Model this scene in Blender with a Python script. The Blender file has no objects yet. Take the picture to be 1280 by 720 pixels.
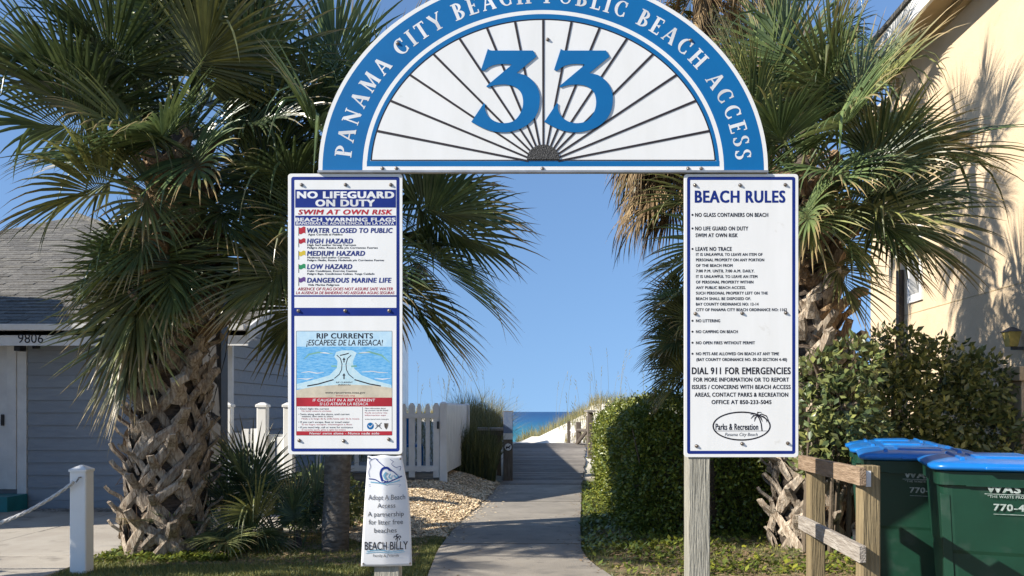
import bpy, bmesh, math, random
import numpy as np
from mathutils import Vector, Matrix
random.seed(7); RNG = np.random.default_rng(7)
R = math.radians
S = bpy.context.scene
COL = S.collection

# ------------------------------------------------------------------ camera, sky, sun, exposure
EYE = 1.4
cd = bpy.data.cameras.new('camera'); cam = bpy.data.objects.new('camera', cd); COL.objects.link(cam)
cam.location = (0, 0, EYE); cam.rotation_euler = (R(90), 0, 0)
cd.sensor_width = 36; cd.lens = 28.125; cd.shift_y = 0.1207
cd.clip_start = 0.05; cd.clip_end = 20000
S.camera = cam
SUN_TRAVEL = Vector((1.0, 0.36, -0.66)).normalized()
TO_SUN = -SUN_TRAVEL
elev = math.asin(TO_SUN.z)
w = bpy.data.worlds.new('World'); S.world = w; w.use_nodes = True
nt = w.node_tree; bg = nt.nodes['Background']
sky = nt.nodes.new('ShaderNodeTexSky'); sky.sky_type = 'NISHITA'; sky.sun_disc = False
sky.sun_elevation = elev; sky.sun_rotation = math.atan2(TO_SUN.x, TO_SUN.y)
sky.altitude = 0; sky.air_density = 0.8; sky.dust_density = 0.25; sky.ozone_density = 5.0
# the sky over the sea is an even hazy blue: flatten its vertical gradient over the whole dome
tcw = nt.nodes.new('ShaderNodeTexCoord'); mpw = nt.nodes.new('ShaderNodeMapping')
mpw.inputs['Scale'].default_value = (1, 1, .38); mpw.inputs['Location'].default_value = (0, 0, .13)
nt.links.new(tcw.outputs['Generated'], mpw.inputs['Vector']); nt.links.new(mpw.outputs[0], sky.inputs['Vector'])
nt.links.new(sky.outputs[0], bg.inputs[0]); bg.inputs[1].default_value = 0.09
sd = bpy.data.lights.new('sun', 'SUN'); sd.energy = 5.0; sd.angle = R(0.5); sd.color = (1.0, 0.94, 0.84)
sun = bpy.data.objects.new('sun', sd); COL.objects.link(sun)
sun.rotation_euler = SUN_TRAVEL.to_track_quat('-Z', 'Y').to_euler(); sun.location = (-20, -8, 20)
S.view_settings.view_transform = 'Standard'; S.view_settings.look = 'None'
S.view_settings.exposure = 0.85; S.view_settings.gamma = 1.0

# ------------------------------------------------------------------ materials
def mat(name, col, col2=None, rough=0.6, scale=8.0, bump=0.0, bscale=None, stretch=(1, 1, 1), island=None,
        metallic=0.0, spec=0.5, objvar=0.0, trans=0.0, detail=4.0, contrast=(0.35, 0.65), coord='Object', spots=None, wear=None):
    m = bpy.data.materials.new(name); m.use_nodes = True
    n = m.node_tree.nodes; L = m.node_tree.links
    b = n['Principled BSDF']; out = n['Material Output']
    b.inputs['Roughness'].default_value = rough; b.inputs['Metallic'].default_value = metallic
    b.inputs['Specular IOR Level'].default_value = spec
    tc = n.new('ShaderNodeTexCoord'); mp = n.new('ShaderNodeMapping'); mp.inputs['Scale'].default_value = stretch
    oi = n.new('ShaderNodeObjectInfo')
    add = n.new('ShaderNodeVectorMath'); add.operation = 'ADD'
    mul = n.new('ShaderNodeMath'); mul.operation = 'MULTIPLY'; mul.inputs[1].default_value = 37.0
    L.new(oi.outputs['Random'], mul.inputs[0]); L.new(tc.outputs[coord], add.inputs[0]); L.new(mul.outputs[0], add.inputs[1])
    L.new(add.outputs[0], mp.inputs['Vector'])
    c1 = (*col, 1); c2 = (*(col2 or tuple(min(1, x * 0.72) for x in col)), 1)
    nz = n.new('ShaderNodeTexNoise'); nz.inputs['Scale'].default_value = scale; nz.inputs['Detail'].default_value = detail
    nz.inputs['Roughness'].default_value = 0.62
    L.new(mp.outputs[0], nz.inputs['Vector'])
    cr = n.new('ShaderNodeValToRGB'); cr.color_ramp.elements[0].position = contrast[0]; cr.color_ramp.elements[1].position = contrast[1]
    cr.color_ramp.elements[0].color = c2; cr.color_ramp.elements[1].color = c1
    L.new(nz.outputs['Fac'], cr.inputs[0]); color = cr.outputs[0]
    if spots:
        sc, thr, scol = spots
        n3 = n.new('ShaderNodeTexNoise'); n3.inputs['Scale'].default_value = sc; n3.inputs['Detail'].default_value = 5
        L.new(add.outputs[0], n3.inputs['Vector'])
        r3 = n.new('ShaderNodeValToRGB'); r3.color_ramp.elements[0].position = thr; r3.color_ramp.elements[1].position = min(1, thr + 0.12)
        L.new(n3.outputs['Fac'], r3.inputs[0])
        mx3 = n.new('ShaderNodeMixRGB'); L.new(r3.outputs[0], mx3.inputs[0]); L.new(color, mx3.inputs[1]); mx3.inputs[2].default_value = (*scol, 1)
        color = mx3.outputs[0]
    if island:
        g = n.new('ShaderNodeNewGeometry'); ir = n.new('ShaderNodeValToRGB'); els = ir.color_ramp.elements
        els[0].position = 0; els[0].color = (*island[0], 1); els[1].position = 1; els[1].color = (*island[-1], 1)
        for k, c in enumerate(island[1:-1]):
            e = els.new((k + 1) / (len(island) - 1)); e.color = (*c, 1)
        L.new(g.outputs['Random Per Island'], ir.inputs[0])
        mx = n.new('ShaderNodeMixRGB'); mx.blend_type = 'MULTIPLY'; mx.inputs[0].default_value = 1.0
        L.new(color, mx.inputs[1]); L.new(ir.outputs[0], mx.inputs[2]); color = mx.outputs[0]
    if objvar:
        hs = n.new('ShaderNodeHueSaturation'); mr = n.new('ShaderNodeMapRange')
        mr.inputs['To Min'].default_value = 1 - objvar; mr.inputs['To Max'].default_value = 1 + objvar
        L.new(oi.outputs['Random'], mr.inputs[0]); L.new(mr.outputs[0], hs.inputs['Value'])
        L.new(color, hs.inputs['Color']); color = hs.outputs[0]
    L.new(color, b.inputs['Base Color'])
    if bump:
        nb = n.new('ShaderNodeTexNoise'); nb.inputs['Scale'].default_value = bscale or scale * 3; nb.inputs['Detail'].default_value = 6
        L.new(mp.outputs[0], nb.inputs['Vector'])
        bp = n.new('ShaderNodeBump'); bp.inputs['Strength'].default_value = bump; bp.inputs['Distance'].default_value = 0.02
        L.new(nb.outputs['Fac'], bp.inputs['Height']); L.new(bp.outputs[0], b.inputs['Normal'])
    if trans:
        tr = n.new('ShaderNodeBsdfTranslucent'); L.new(color, tr.inputs['Color'])
        ms = n.new('ShaderNodeMixShader'); ms.inputs[0].default_value = trans
        L.new(b.outputs[0], ms.inputs[1]); L.new(tr.outputs[0], ms.inputs[2]); L.new(ms.outputs[0], out.inputs['Surface'])
    m['nodes_ready'] = True
    return m

M = {}
M['frond'] = mat('palm_leaf_green', (0.130, 0.172, 0.070), (0.062, 0.096, 0.042), rough=0.33, scale=3, objvar=0.35, trans=0.16,
                 island=[(0.72, .78, .8), (1, 1, 1), (1.35, 1.3, 1.1)], spec=0.45)
M['frond_olive'] = mat('palm_leaf_olive', (0.20, 0.215, 0.085), (0.11, 0.128, 0.050), rough=0.42, scale=3, objvar=0.25, trans=0.16,
                 island=[(0.7, .7, .7), (1, 1, 1), (1.5, 1.4, 1.1)], spec=0.45)
M['frond_dead'] = mat('palm_leaf_dry', (0.30, 0.215, 0.115), (0.14, 0.09, 0.045), rough=0.7, scale=4, objvar=0.25, trans=0.1,
                 island=[(0.6, .6, .6), (1, 1, 1), (1.3, 1.3, 1.25)], spec=0.2)
M['boot'] = mat('palm_boot', (0.50, 0.425, 0.33), (0.20, 0.145, 0.10), rough=0.85, scale=9, bump=0.9, bscale=25, stretch=(6, 6, 1), objvar=0.32, spec=0.15)
M['boot_brown'] = mat('palm_boot_brown', (0.36, 0.25, 0.15), (0.13, 0.08, 0.045), rough=0.85, scale=9, bump=0.9, bscale=25, stretch=(6, 6, 1), objvar=0.35, spec=0.15)
M['trunk'] = mat('palm_trunk', (0.13, 0.10, 0.075), (0.05, 0.036, 0.026), rough=0.9, scale=14, bump=1.0, bscale=30, stretch=(1, 1, 4))
M['trunk_grey'] = mat('palm_trunk_grey', (0.15, 0.135, 0.115), (0.08, 0.068, 0.055), rough=0.9, scale=10, bump=0.9, bscale=16, stretch=(1, 1, 3), spots=(6, .55, (.22, .21, .19)))
M['fibre'] = mat('palm_fibre', (0.16, 0.10, 0.055), (0.07, 0.04, 0.02), rough=0.9, scale=30, island=[(.6, .6, .6), (1.3, 1.2, 1.1)])
M['leaf_hedge'] = mat('hedge_leaf', (0.175, 0.195, 0.040), (0.10, 0.13, 0.028), rough=0.38, scale=2, trans=0.2, spec=0.5,
                      island=[(.6, .7, .55), (.9, 1, .8), (1.2, 1.15, .9), (2.0, 1.75, 1.0)])
M['leaf_bush'] = mat('bush_leaf', (0.16, 0.18, 0.075), (0.085, 0.11, 0.045), rough=0.35, scale=2, trans=0.15, spec=0.5,
                      island=[(.45, .55, .5), (.9, 1, .9), (1.3, 1.2, .95), (2.1, 1.9, 1.35)])
M['twig'] = mat('twig_bark', (0.12, 0.09, 0.06), rough=0.9, scale=20, bump=.4)
M['grass'] = mat('grass_blade', (0.19, 0.21, 0.065), (0.11, 0.14, 0.04), rough=0.55, scale=1.2, trans=0.2, coord='Object',
                 island=[(.6, .7, .6), (1, 1, 1), (1.2, 1.1, .9), (2.3, 1.7, 1.5)])
M['dune_grass'] = mat('dune_grass_blade', (0.26, 0.22, 0.10), (0.14, 0.15, 0.06), rough=0.6, scale=.7, trans=0.15,
                 island=[(.6, .7, .6), (1, 1, 1), (1.5, 1.3, 1.1)])
M['mulch'] = mat('mulch_chip', (0.74, 0.60, 0.41), (0.56, 0.43, 0.27), rough=0.8, scale=3,
                 island=[(.5, .47, .42), (.9, .88, .85), (1.15, 1.13, 1.1), (1.4, 1.38, 1.3)])
M['mulch_bed'] = mat('mulch_soil', (0.45, 0.35, 0.23), (0.22, 0.16, 0.10), rough=0.95, scale=50, bump=.8, bscale=60)
M['concrete'] = mat('path_concrete', (0.31, 0.275, 0.225), (0.21, 0.187, 0.155), rough=0.85, scale=1.6, bump=.4, bscale=90, objvar=.09, detail=9, spots=(5, .58, (.17, .152, .13)))
M['concrete2'] = mat('driveway_concrete', (0.40, 0.36, 0.30), (0.32, 0.28, 0.23), rough=0.85, scale=1.6, bump=.3, bscale=80, objvar=.05, spots=(3, .6, (.23, .205, .17)))
M['plank'] = mat('weathered_plank', (0.30, 0.27, 0.23), (0.17, 0.15, 0.13), rough=0.85, scale=3, bump=.6, bscale=12, stretch=(1, 14, 14), objvar=.22)
M['wood_post'] = mat('weathered_post', (0.36, 0.34, 0.28), (0.22, 0.21, 0.17), rough=0.85, scale=4.0, bump=.9, bscale=9, stretch=(14, 14, .8), objvar=.05, detail=8, contrast=(.3, .62))
M['wood_fence'] = mat('treated_wood', (0.25, 0.19, 0.10), (0.145, 0.108, 0.055), rough=0.8, scale=4, bump=.6, bscale=9, stretch=(14, 14, .8), objvar=.1)
M['wood_rail'] = mat('rail_wood', (0.33, 0.235, 0.155), (0.19, 0.125, 0.075), rough=0.8, scale=4, bump=.6, bscale=9, stretch=(14, 1.0, 14), objvar=.1)
M['wood_rail_grey'] = mat('rail_wood_grey', (0.38, 0.34, 0.29), (0.22, 0.185, 0.15), rough=0.8, scale=4, bump=.6, bscale=9, stretch=(14, 1.0, 14))
M['wood_dark'] = mat('old_dark_wood', (0.17, 0.14, 0.11), (0.09, 0.07, 0.055), rough=0.85, scale=4, bump=.5, bscale=9, stretch=(10, 10, 1), objvar=.15)
M['white_paint'] = mat('white_paint', (0.74, 0.73, 0.70), (0.60, 0.59, 0.57), rough=0.5, scale=2.5, spots=(5, .68, (.58, .55, .5)), bump=.05)
M['vinyl'] = mat('white_vinyl', (0.80, 0.79, 0.75), (0.74, 0.72, 0.67), rough=0.35, scale=2)
M['siding'] = mat('blue_grey_siding', (0.27, 0.295, 0.32), (0.235, 0.255, 0.28), rough=0.6, scale=3, bump=.15, bscale=30, stretch=(1, 6, 6), objvar=.05)
M['shingle'] = mat('asphalt_shingle', (0.165, 0.155, 0.135), (0.10, 0.092, 0.08), rough=0.95, scale=22, bump=.6, bscale=150, objvar=.22)
M['shingle_many'] = mat('asphalt_shingle_mass', (0.165, 0.155, 0.135), (0.10, 0.092, 0.08), rough=0.95, scale=22, bump=.6, bscale=150, island=[(.75, .75, .75), (1.1, 1.1, 1.1), (1.3, 1.28, 1.22)])
M['teal'] = mat('teal_paint', (0.02, 0.22, 0.23), rough=0.4, scale=3)
M['stucco'] = mat('cream_stucco', (0.61, 0.475, 0.315), (0.54, 0.415, 0.27), rough=0.9, scale=1.3, bump=.35, bscale=60, spots=(2.2, .62, (.50, .39, .255)))
M['trim_tan'] = mat('tan_soffit', (0.46, 0.34, 0.18), rough=0.7, scale=2)
M['black'] = mat('black_plastic', (0.018, 0.018, 0.02), rough=0.5, scale=8)
M['dark_metal'] = mat('dark_grey_metal', (0.085, 0.085, 0.088), (0.055, 0.055, 0.058), rough=0.6, scale=4, stretch=(1, 1, .3), bump=.2)
M['glass'] = mat('window_glass', (0.05, 0.065, 0.08), rough=0.08, scale=2, spec=0.8)
M['bolt'] = mat('bolt_metal', (0.30, 0.27, 0.24), (0.16, 0.12, 0.09), rough=0.4, metallic=.7, scale=60)
M['frame_metal'] = mat('aluminium_channel', (0.42, 0.42, 0.42), (0.3, 0.29, 0.28), rough=0.4, metallic=.6, scale=6)
M['sign_white'] = mat('sign_white_vinyl', (0.79, 0.785, 0.765), (0.75, 0.745, 0.72), rough=0.4, scale=3, stretch=(3, 1, .6), spots=(14, .70, (.62, .60, .55)))
M['sign_blue'] = mat('sign_blue', (0.004, 0.135, 0.36), (0.004, 0.122, 0.33), spec=.25, rough=0.5, scale=4)
M['navy'] = mat('sign_navy', (0.010, 0.030, 0.22), spec=.2, rough=0.5, scale=4)
M['ink_navy'] = mat('ink_navy', (0.03, 0.045, 0.22), rough=0.5, spec=.2, scale=4)
M['ink_black'] = mat('ink_black', (0.022, 0.02, 0.028), rough=0.5, spec=.2, scale=4)
M['ink_grey'] = mat('ink_grey', (0.10, 0.10, 0.11), rough=0.5, spec=.2, scale=4)
M['ink_red'] = mat('ink_red', (0.46, 0.03, 0.045), rough=0.5, spec=.2, scale=4)
M['ink_pink'] = mat('ink_pale_red', (0.50, 0.13, 0.14), rough=0.5, spec=.2, scale=4)
M['ink_white'] = mat('ink_white', (0.80, 0.80, 0.80), rough=0.4, scale=4)
M['ink_yellow'] = mat('ink_yellow', (0.68, 0.52, 0.06), rough=0.5, spec=.2, scale=4)
M['ink_green'] = mat('ink_green', (0.03, 0.28, 0.12), rough=0.5, spec=.2, scale=4)
M['ink_purple'] = mat('ink_purple', (0.12, 0.06, 0.22), rough=0.5, spec=.2, scale=4)
M['p_sky'] = mat('print_pale_blue', (0.42, 0.62, 0.76), (0.5, .68, .78), rough=0.5, scale=30)
M['p_sea'] = mat('print_sea_blue', (0.07, 0.33, 0.64), (0.22, .50, .74), rough=0.5, scale=45, stretch=(1, 1, 4))
M['p_chan'] = mat('print_channel', (0.42, 0.62, 0.70), (0.55, .70, .74), rough=0.5, scale=60)
M['p_sand'] = mat('print_sand', (0.62, 0.55, 0.42), rough=0.5, scale=10)
M['p_green'] = mat('print_sea_green', (0.20, 0.45, 0.36), rough=0.5, scale=10)
M['p_teal'] = mat('print_light_blue', (0.18, 0.45, 0.62), rough=0.5, scale=10)
M['sunburst_ray'] = mat('ray_black', (0.022, 0.014, 0.016), rough=0.6, scale=10)
M['hub'] = mat('hub_black', (0.03, 0.032, 0.036), rough=0.6, scale=60, bump=1.0, bscale=160)
M['edge_black'] = M['ink_black']
M['poster'] = mat('poster_sheet', (0.80, 0.80, 0.80), (0.76, 0.76, 0.77), rough=0.3, scale=6, trans=.12)
M['cart'] = mat('green_cart_plastic', (0.006, 0.040, 0.023), (0.005, 0.033, 0.019), rough=0.38, scale=5, bump=.05, spots=(6, .58, (.022, .05, .036)))
M['lid'] = mat('blue_lid_plastic', (0.006, 0.145, 0.46), (0.006, 0.12, 0.40), rough=0.3, scale=5, bump=.04, spots=(5, .60, (.05, .20, .42)))
M['cart_ink'] = mat('cart_lettering', (0.42, 0.46, 0.44), (0.2, .25, .22), rough=0.6, scale=60)
M['tyre'] = M['black']
M['rope'] = mat('white_rope', (0.74, 0.72, 0.68), rough=0.8, scale=60, bump=.5)
M['cable'] = mat('black_cable', (0.015, 0.015, 0.015), rough=0.6, scale=5)
M['gravel'] = mat('pale_pebble', (0.50, 0.46, 0.40), (.3, .27, .23), rough=0.9, scale=5, island=[(.5, .5, .5), (1.2, 1.2, 1.2)])
M['debris'] = mat('dry_leaf_litter', (0.24, 0.17, 0.10), rough=0.9, scale=5, island=[(.5, .5, .5), (1.3, 1.2, 1.1)])

def brown_tips(m, r0, r1, col):          # leaflets dry out towards their tips
    n = m.node_tree.nodes; L = m.node_tree.links; b = n['Principled BSDF']; src = b.inputs['Base Color'].links[0].from_socket
    tc = n.new('ShaderNodeTexCoord'); ln = n.new('ShaderNodeVectorMath'); ln.operation = 'LENGTH'; L.new(tc.outputs['Object'], ln.inputs[0])
    nz = n.new('ShaderNodeTexNoise'); nz.inputs['Scale'].default_value = 9; L.new(tc.outputs['Object'], nz.inputs['Vector'])
    ad = n.new('ShaderNodeMath'); ad.operation = 'MULTIPLY_ADD'; ad.inputs[1].default_value = .45; L.new(nz.outputs['Fac'], ad.inputs[0]); L.new(ln.outputs['Value'], ad.inputs[2])
    mr = n.new('ShaderNodeMapRange'); mr.inputs['From Min'].default_value = r0; mr.inputs['From Max'].default_value = r1; L.new(ad.outputs[0], mr.inputs[0])
    mx = n.new('ShaderNodeMixRGB'); L.new(mr.outputs[0], mx.inputs[0]); L.new(src, mx.inputs[1]); mx.inputs[2].default_value = (*col, 1)
    L.new(mx.outputs[0], b.inputs['Base Color'])
for k_ in ('frond', 'frond_olive'): brown_tips(M[k_], 1.93, 2.2, (.34, .25, .12))
# ------------------------------------------------------------------ mesh helpers
class MB:
    def __init__(s): s.v = []; s.f = []
    def add(s, vs, fs):
        o = len(s.v); s.v += [tuple(p) for p in vs]; s.f += [tuple(i + o for i in f) for f in fs]; return s
    def box(s, x0, x1, y0, y1, z0, z1):
        return s.add([(x0,y0,z0),(x1,y0,z0),(x1,y1,z0),(x0,y1,z0),(x0,y0,z1),(x1,y0,z1),(x1,y1,z1),(x0,y1,z1)],
                     [(0,3,2,1),(4,5,6,7),(0,1,5,4),(1,2,6,5),(2,3,7,6),(3,0,4,7)])
    def prism(s, pts, y0, y1):          # polygon in the x-z plane, counter-clockwise seen from -y
        n = len(pts)
        a = [(p[0], y0, p[1]) for p in pts]; b = [(p[0], y1, p[1]) for p in pts]
        return s.add(a + b, [tuple(range(n)), tuple(range(2*n-1, n-1, -1))] + [((i+1) % n, i, n+i, n+(i+1) % n) for i in range(n)])
    def flat(s, pts, y):                # polygon facing -y
        return s.add([(p[0], y, p[1]) for p in pts], [tuple(range(len(pts)))])
    def tube(s, pts, rad, n=8, cap=True):
        pts = [Vector(p) for p in pts]; rs = rad if isinstance(rad, (list, tuple)) else [rad]*len(pts)
        o = len(s.v); up = Vector((0, 0, 1))
        for i, p in enumerate(pts):
            t = (pts[min(i+1, len(pts)-1)] - pts[max(i-1, 0)]).normalized()
            a = t.cross(up);
            if a.length < 1e-3: a = t.cross(Vector((1, 0, 0)))
            a.normalize(); b = t.cross(a).normalized()
            for k in range(n):
                q = p + (a*math.cos(2*math.pi*k/n) + b*math.sin(2*math.pi*k/n))*rs[i]; s.v.append(tuple(q))
        for i in range(len(pts)-1):
            for k in range(n):
                s.f.append((o+i*n+k, o+i*n+(k+1) % n, o+(i+1)*n+(k+1) % n, o+(i+1)*n+k))
        if cap:
            s.f.append(tuple(o+k for k in range(n-1, -1, -1))); s.f.append(tuple(o+(len(pts)-1)*n+k for k in range(n)))
        return s
    def loft(s, secs, nc=4, cap=True):  # rounded rectangles (z, hx, hy, r, cx, cy)
        o = len(s.v); N = 4*(nc+1)
        for (z, hx, hy, r, cx, cy) in secs:
            for q, (sx, sy) in enumerate(((1,1),(-1,1),(-1,-1),(1,-1))):
                for k in range(nc+1):
                    a = math.pi/2*(q + k/nc)
                    s.v.append((cx + sx*(hx-r) + r*math.cos(a), cy + sy*(hy-r) + r*math.sin(a), z))
        for i in range(len(secs)-1):
            for k in range(N):
                s.f.append((o+i*N+k, o+i*N+(k+1) % N, o+(i+1)*N+(k+1) % N, o+(i+1)*N+k))
        if cap:
            s.f.append(tuple(o+k for k in range(N-1, -1, -1))); s.f.append(tuple(o+(len(secs)-1)*N+k for k in range(N)))
        return s
    def mesh(s, name, off=(0, 0, 0)):
        me = bpy.data.meshes.new(name)
        ox, oy, oz = off
        me.from_pydata([(x-ox, y-oy, z-oz) for x, y, z in s.v], [], s.f); me.update(); return me

def wloc(o):
    v = Vector((0, 0, 0))
    while o is not None: v = v + o.location; o = o.parent
    return v
def link(name, me, m, parent=None, loc=(0, 0, 0), rot=(0, 0, 0), scale=(1, 1, 1), smooth=False, bevel=0, kind=None, label=None, slot=False):
    o = bpy.data.objects.new(name, me); COL.objects.link(o)
    if m is not None:
        if slot:
            if not me.materials: me.materials.append(None)
            o.material_slots[0].link = 'OBJECT'; o.material_slots[0].material = m
        elif not me.materials: me.materials.append(m)
    o.parent = parent; o.location = loc; o.rotation_euler = rot; o.scale = scale
    if smooth: me.polygons.foreach_set('use_smooth', [True]*len(me.polygons))
    if bevel:
        bv = o.modifiers.new('bevel', 'BEVEL'); bv.width = bevel; bv.segments = 2; bv.limit_method = 'ANGLE'; bv.angle_limit = R(40)
    if kind: o['kind'] = kind
    if label: o['label'] = label
    return o
def part(name, mb, m, parent, **k):     # mb in world coordinates
    me = mb.mesh(name, wloc(parent)) if parent else mb.mesh(name)
    return link(name, me, m, parent, **k)
def tag(o, label, cat, group=None):
    o['label'] = label; o['category'] = cat
    if group: o['group'] = group
    return o
def thing(name, label, cat, loc, group=None, rz=0):
    o = bpy.data.objects.new(name, None); COL.objects.link(o); o.location = loc; o.rotation_euler = (0, 0, rz)
    o.empty_display_size = .1
    return tag(o, label, cat, group)
def struct(name, mb_or_me, m, **k):
    me = mb_or_me.mesh(name) if isinstance(mb_or_me, MB) else mb_or_me
    return link(name, me, m, kind='structure', **k)
def npmesh(name, V, F):                 # V (n,3), F (m,k) arrays
    me = bpy.data.meshes.new(name); k = F.shape[1]
    me.vertices.add(len(V)); me.vertices.foreach_set('co', V.astype(np.float32).ravel())
    me.loops.add(F.size); me.loops.foreach_set('vertex_index', F.astype(np.int32).ravel())
    me.polygons.add(len(F)); me.polygons.foreach_set('loop_start', np.arange(0, F.size, k, dtype=np.int32))
    me.update(calc_edges=True); return me
def smooth01(a, b, x):
    t = np.clip((x-a)/(b-a), 0, 1); return t*t*(3-2*t)

# terrain ----------------------------------------------------------
def vnoise(x, y, s, seed=0):
    x = np.asarray(x, float)*s + seed*17.3; y = np.asarray(y, float)*s + seed*5.1
    return (np.sin(x*1.3+y*.7)+np.sin(x*.6-y*1.7+2)+np.sin(x*2.3+y*1.9+1)*.5+np.sin(x*3.7-y*3.1)*.3)/2.8
def ground_z(x, y):
    x = np.asarray(x, float); y = np.asarray(y, float); u = x - .06*y
    z = .012*vnoise(x, y, 1.5)
    up = smooth01(15.0, 19.0, y)*.52
    fall = smooth01(20.0, 80.0, y)*(-4.0)
    fall2 = smooth01(20, 32, y)*(-.42)
    left = smooth01(17, 22, y)*(1-smooth01(25, 34, y))*np.clip((-.12-x)*.9, 0, .62)
    right = smooth01(19.3, 24, y)*(1-smooth01(25, 33, y))*np.clip((x-.24)*.50, 0, 1.15) + smooth01(.8, 2.0, u)*smooth01(15.5, 19, y)*(1-smooth01(19, 23, y))*.25
    crest = np.where((u < -.8) | (u > .9), 1, 0)*smooth01(18, 22, y)*(1-smooth01(26, 50, y))*.10*(1+vnoise(x, y, .9, 3))
    fence = smooth01(-.95, -2.1, u)*smooth01(9.2, 13, y)*(1-smooth01(15, 17, y))*.26*np.where(u > -4, 1, 0)*smooth01(-4.0, -2.6, u)
    sidefall = fall*np.ones_like(x)
    return z + up + sidefall + fall2 + left + right + crest + fence
def gz(x, y): return float(ground_z(x, y))

def px(x, y, Y):     # photograph pixel -> point in the plane at depth Y (used to read real positions off the photograph)
    return ((x-640)*Y/1000, Y, EYE - (y-514.5)*Y/1000)
# ================================================================== SETTING
def grid_mesh(name, xs, ys, zf):
    X, Y = np.meshgrid(xs, ys); Z = zf(X, Y)
    V = np.stack([X.ravel(), Y.ravel(), Z.ravel()], 1); nx, ny = len(xs), len(ys)
    i = np.arange(ny-1)[:, None]*nx + np.arange(nx-1)[None, :]
    F = np.stack([i, i+1, i+nx+1, i+nx], -1).reshape(-1, 4)
    return npmesh(name, V, F)
xs = np.concatenate([np.array([-4000, -1500, -600, -250, -100, -50, -30, -20]), np.arange(-14, 14.01, .2), np.array([20, 30, 50, 100, 250, 600, 1500, 4000])])
ys = np.concatenate([np.array([-400, -60, -20, -8]), np.arange(-2, 34, .2), np.arange(34, 100, 3.), np.array([120, 200])])
gm = bpy.data.materials.new('ground_soil_and_sand'); gm.use_nodes = True
def ground_material(m):
    n = m.node_tree.nodes; L = m.node_tree.links; b = n['Principled BSDF']; b.inputs['Roughness'].default_value = .95
    b.inputs['Specular IOR Level'].default_value = .15
    tc = n.new('ShaderNodeTexCoord'); sep = n.new('ShaderNodeSeparateXYZ'); L.new(tc.outputs['Object'], sep.inputs[0])
    def noise(s, d=5):
        q = n.new('ShaderNodeTexNoise'); q.inputs['Scale'].default_value = s; q.inputs['Detail'].default_value = d
        L.new(tc.outputs['Object'], q.inputs['Vector']); return q.outputs['Fac']
    def ramp(f, a, ca, bb, cb):
        r = n.new('ShaderNodeValToRGB'); r.color_ramp.elements[0].position = a; r.color_ramp.elements[1].position = bb
        r.color_ramp.elements[0].color = (*ca, 1); r.color_ramp.elements[1].color = (*cb, 1); L.new(f, r.inputs[0]); return r.outputs[0]
    soil = ramp(noise(5), .4, (.10, .085, .04), .6, (.26, .20, .12))
    thatch = ramp(noise(45), .35, (.045, .06, .02), .65, (.20, .17, .09))
    mx = n.new('ShaderNodeMixRGB'); L.new(ramp(noise(1.7), .42, (0, 0, 0), .58, (1, 1, 1)), mx.inputs[0]); L.new(thatch, mx.inputs[1]); L.new(soil, mx.inputs[2])
    sand = ramp(noise(2.2), .3, (.66, .60, .50), .7, (.80, .76, .68))
    mr = n.new('ShaderNodeMapRange'); mr.inputs['From Min'].default_value = 15.5; mr.inputs['From Max'].default_value = 18.5
    ad = n.new('ShaderNodeMath'); ad.operation = 'ADD'; L.new(sep.outputs['Y'], ad.inputs[0]); L.new(noise(1.2), ad.inputs[1]); L.new(ad.outputs[0], mr.inputs[0])
    m2 = n.new('ShaderNodeMixRGB'); L.new(mr.outputs[0], m2.inputs[0]); L.new(mx.outputs[0], m2.inputs[1]); L.new(sand, m2.inputs[2])
    L.new(m2.outputs[0], b.inputs['Base Color'])
    bp = n.new('ShaderNodeBump'); bp.inputs['Strength'].default_value = .6; bp.inputs['Distance'].default_value = .02
    L.new(noise(40), bp.inputs['Height']); L.new(bp.outputs[0], b.inputs['Normal'])
ground_material(gm)
struct('ground', grid_mesh('ground', xs, ys, ground_z), gm, smooth=True)

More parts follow.
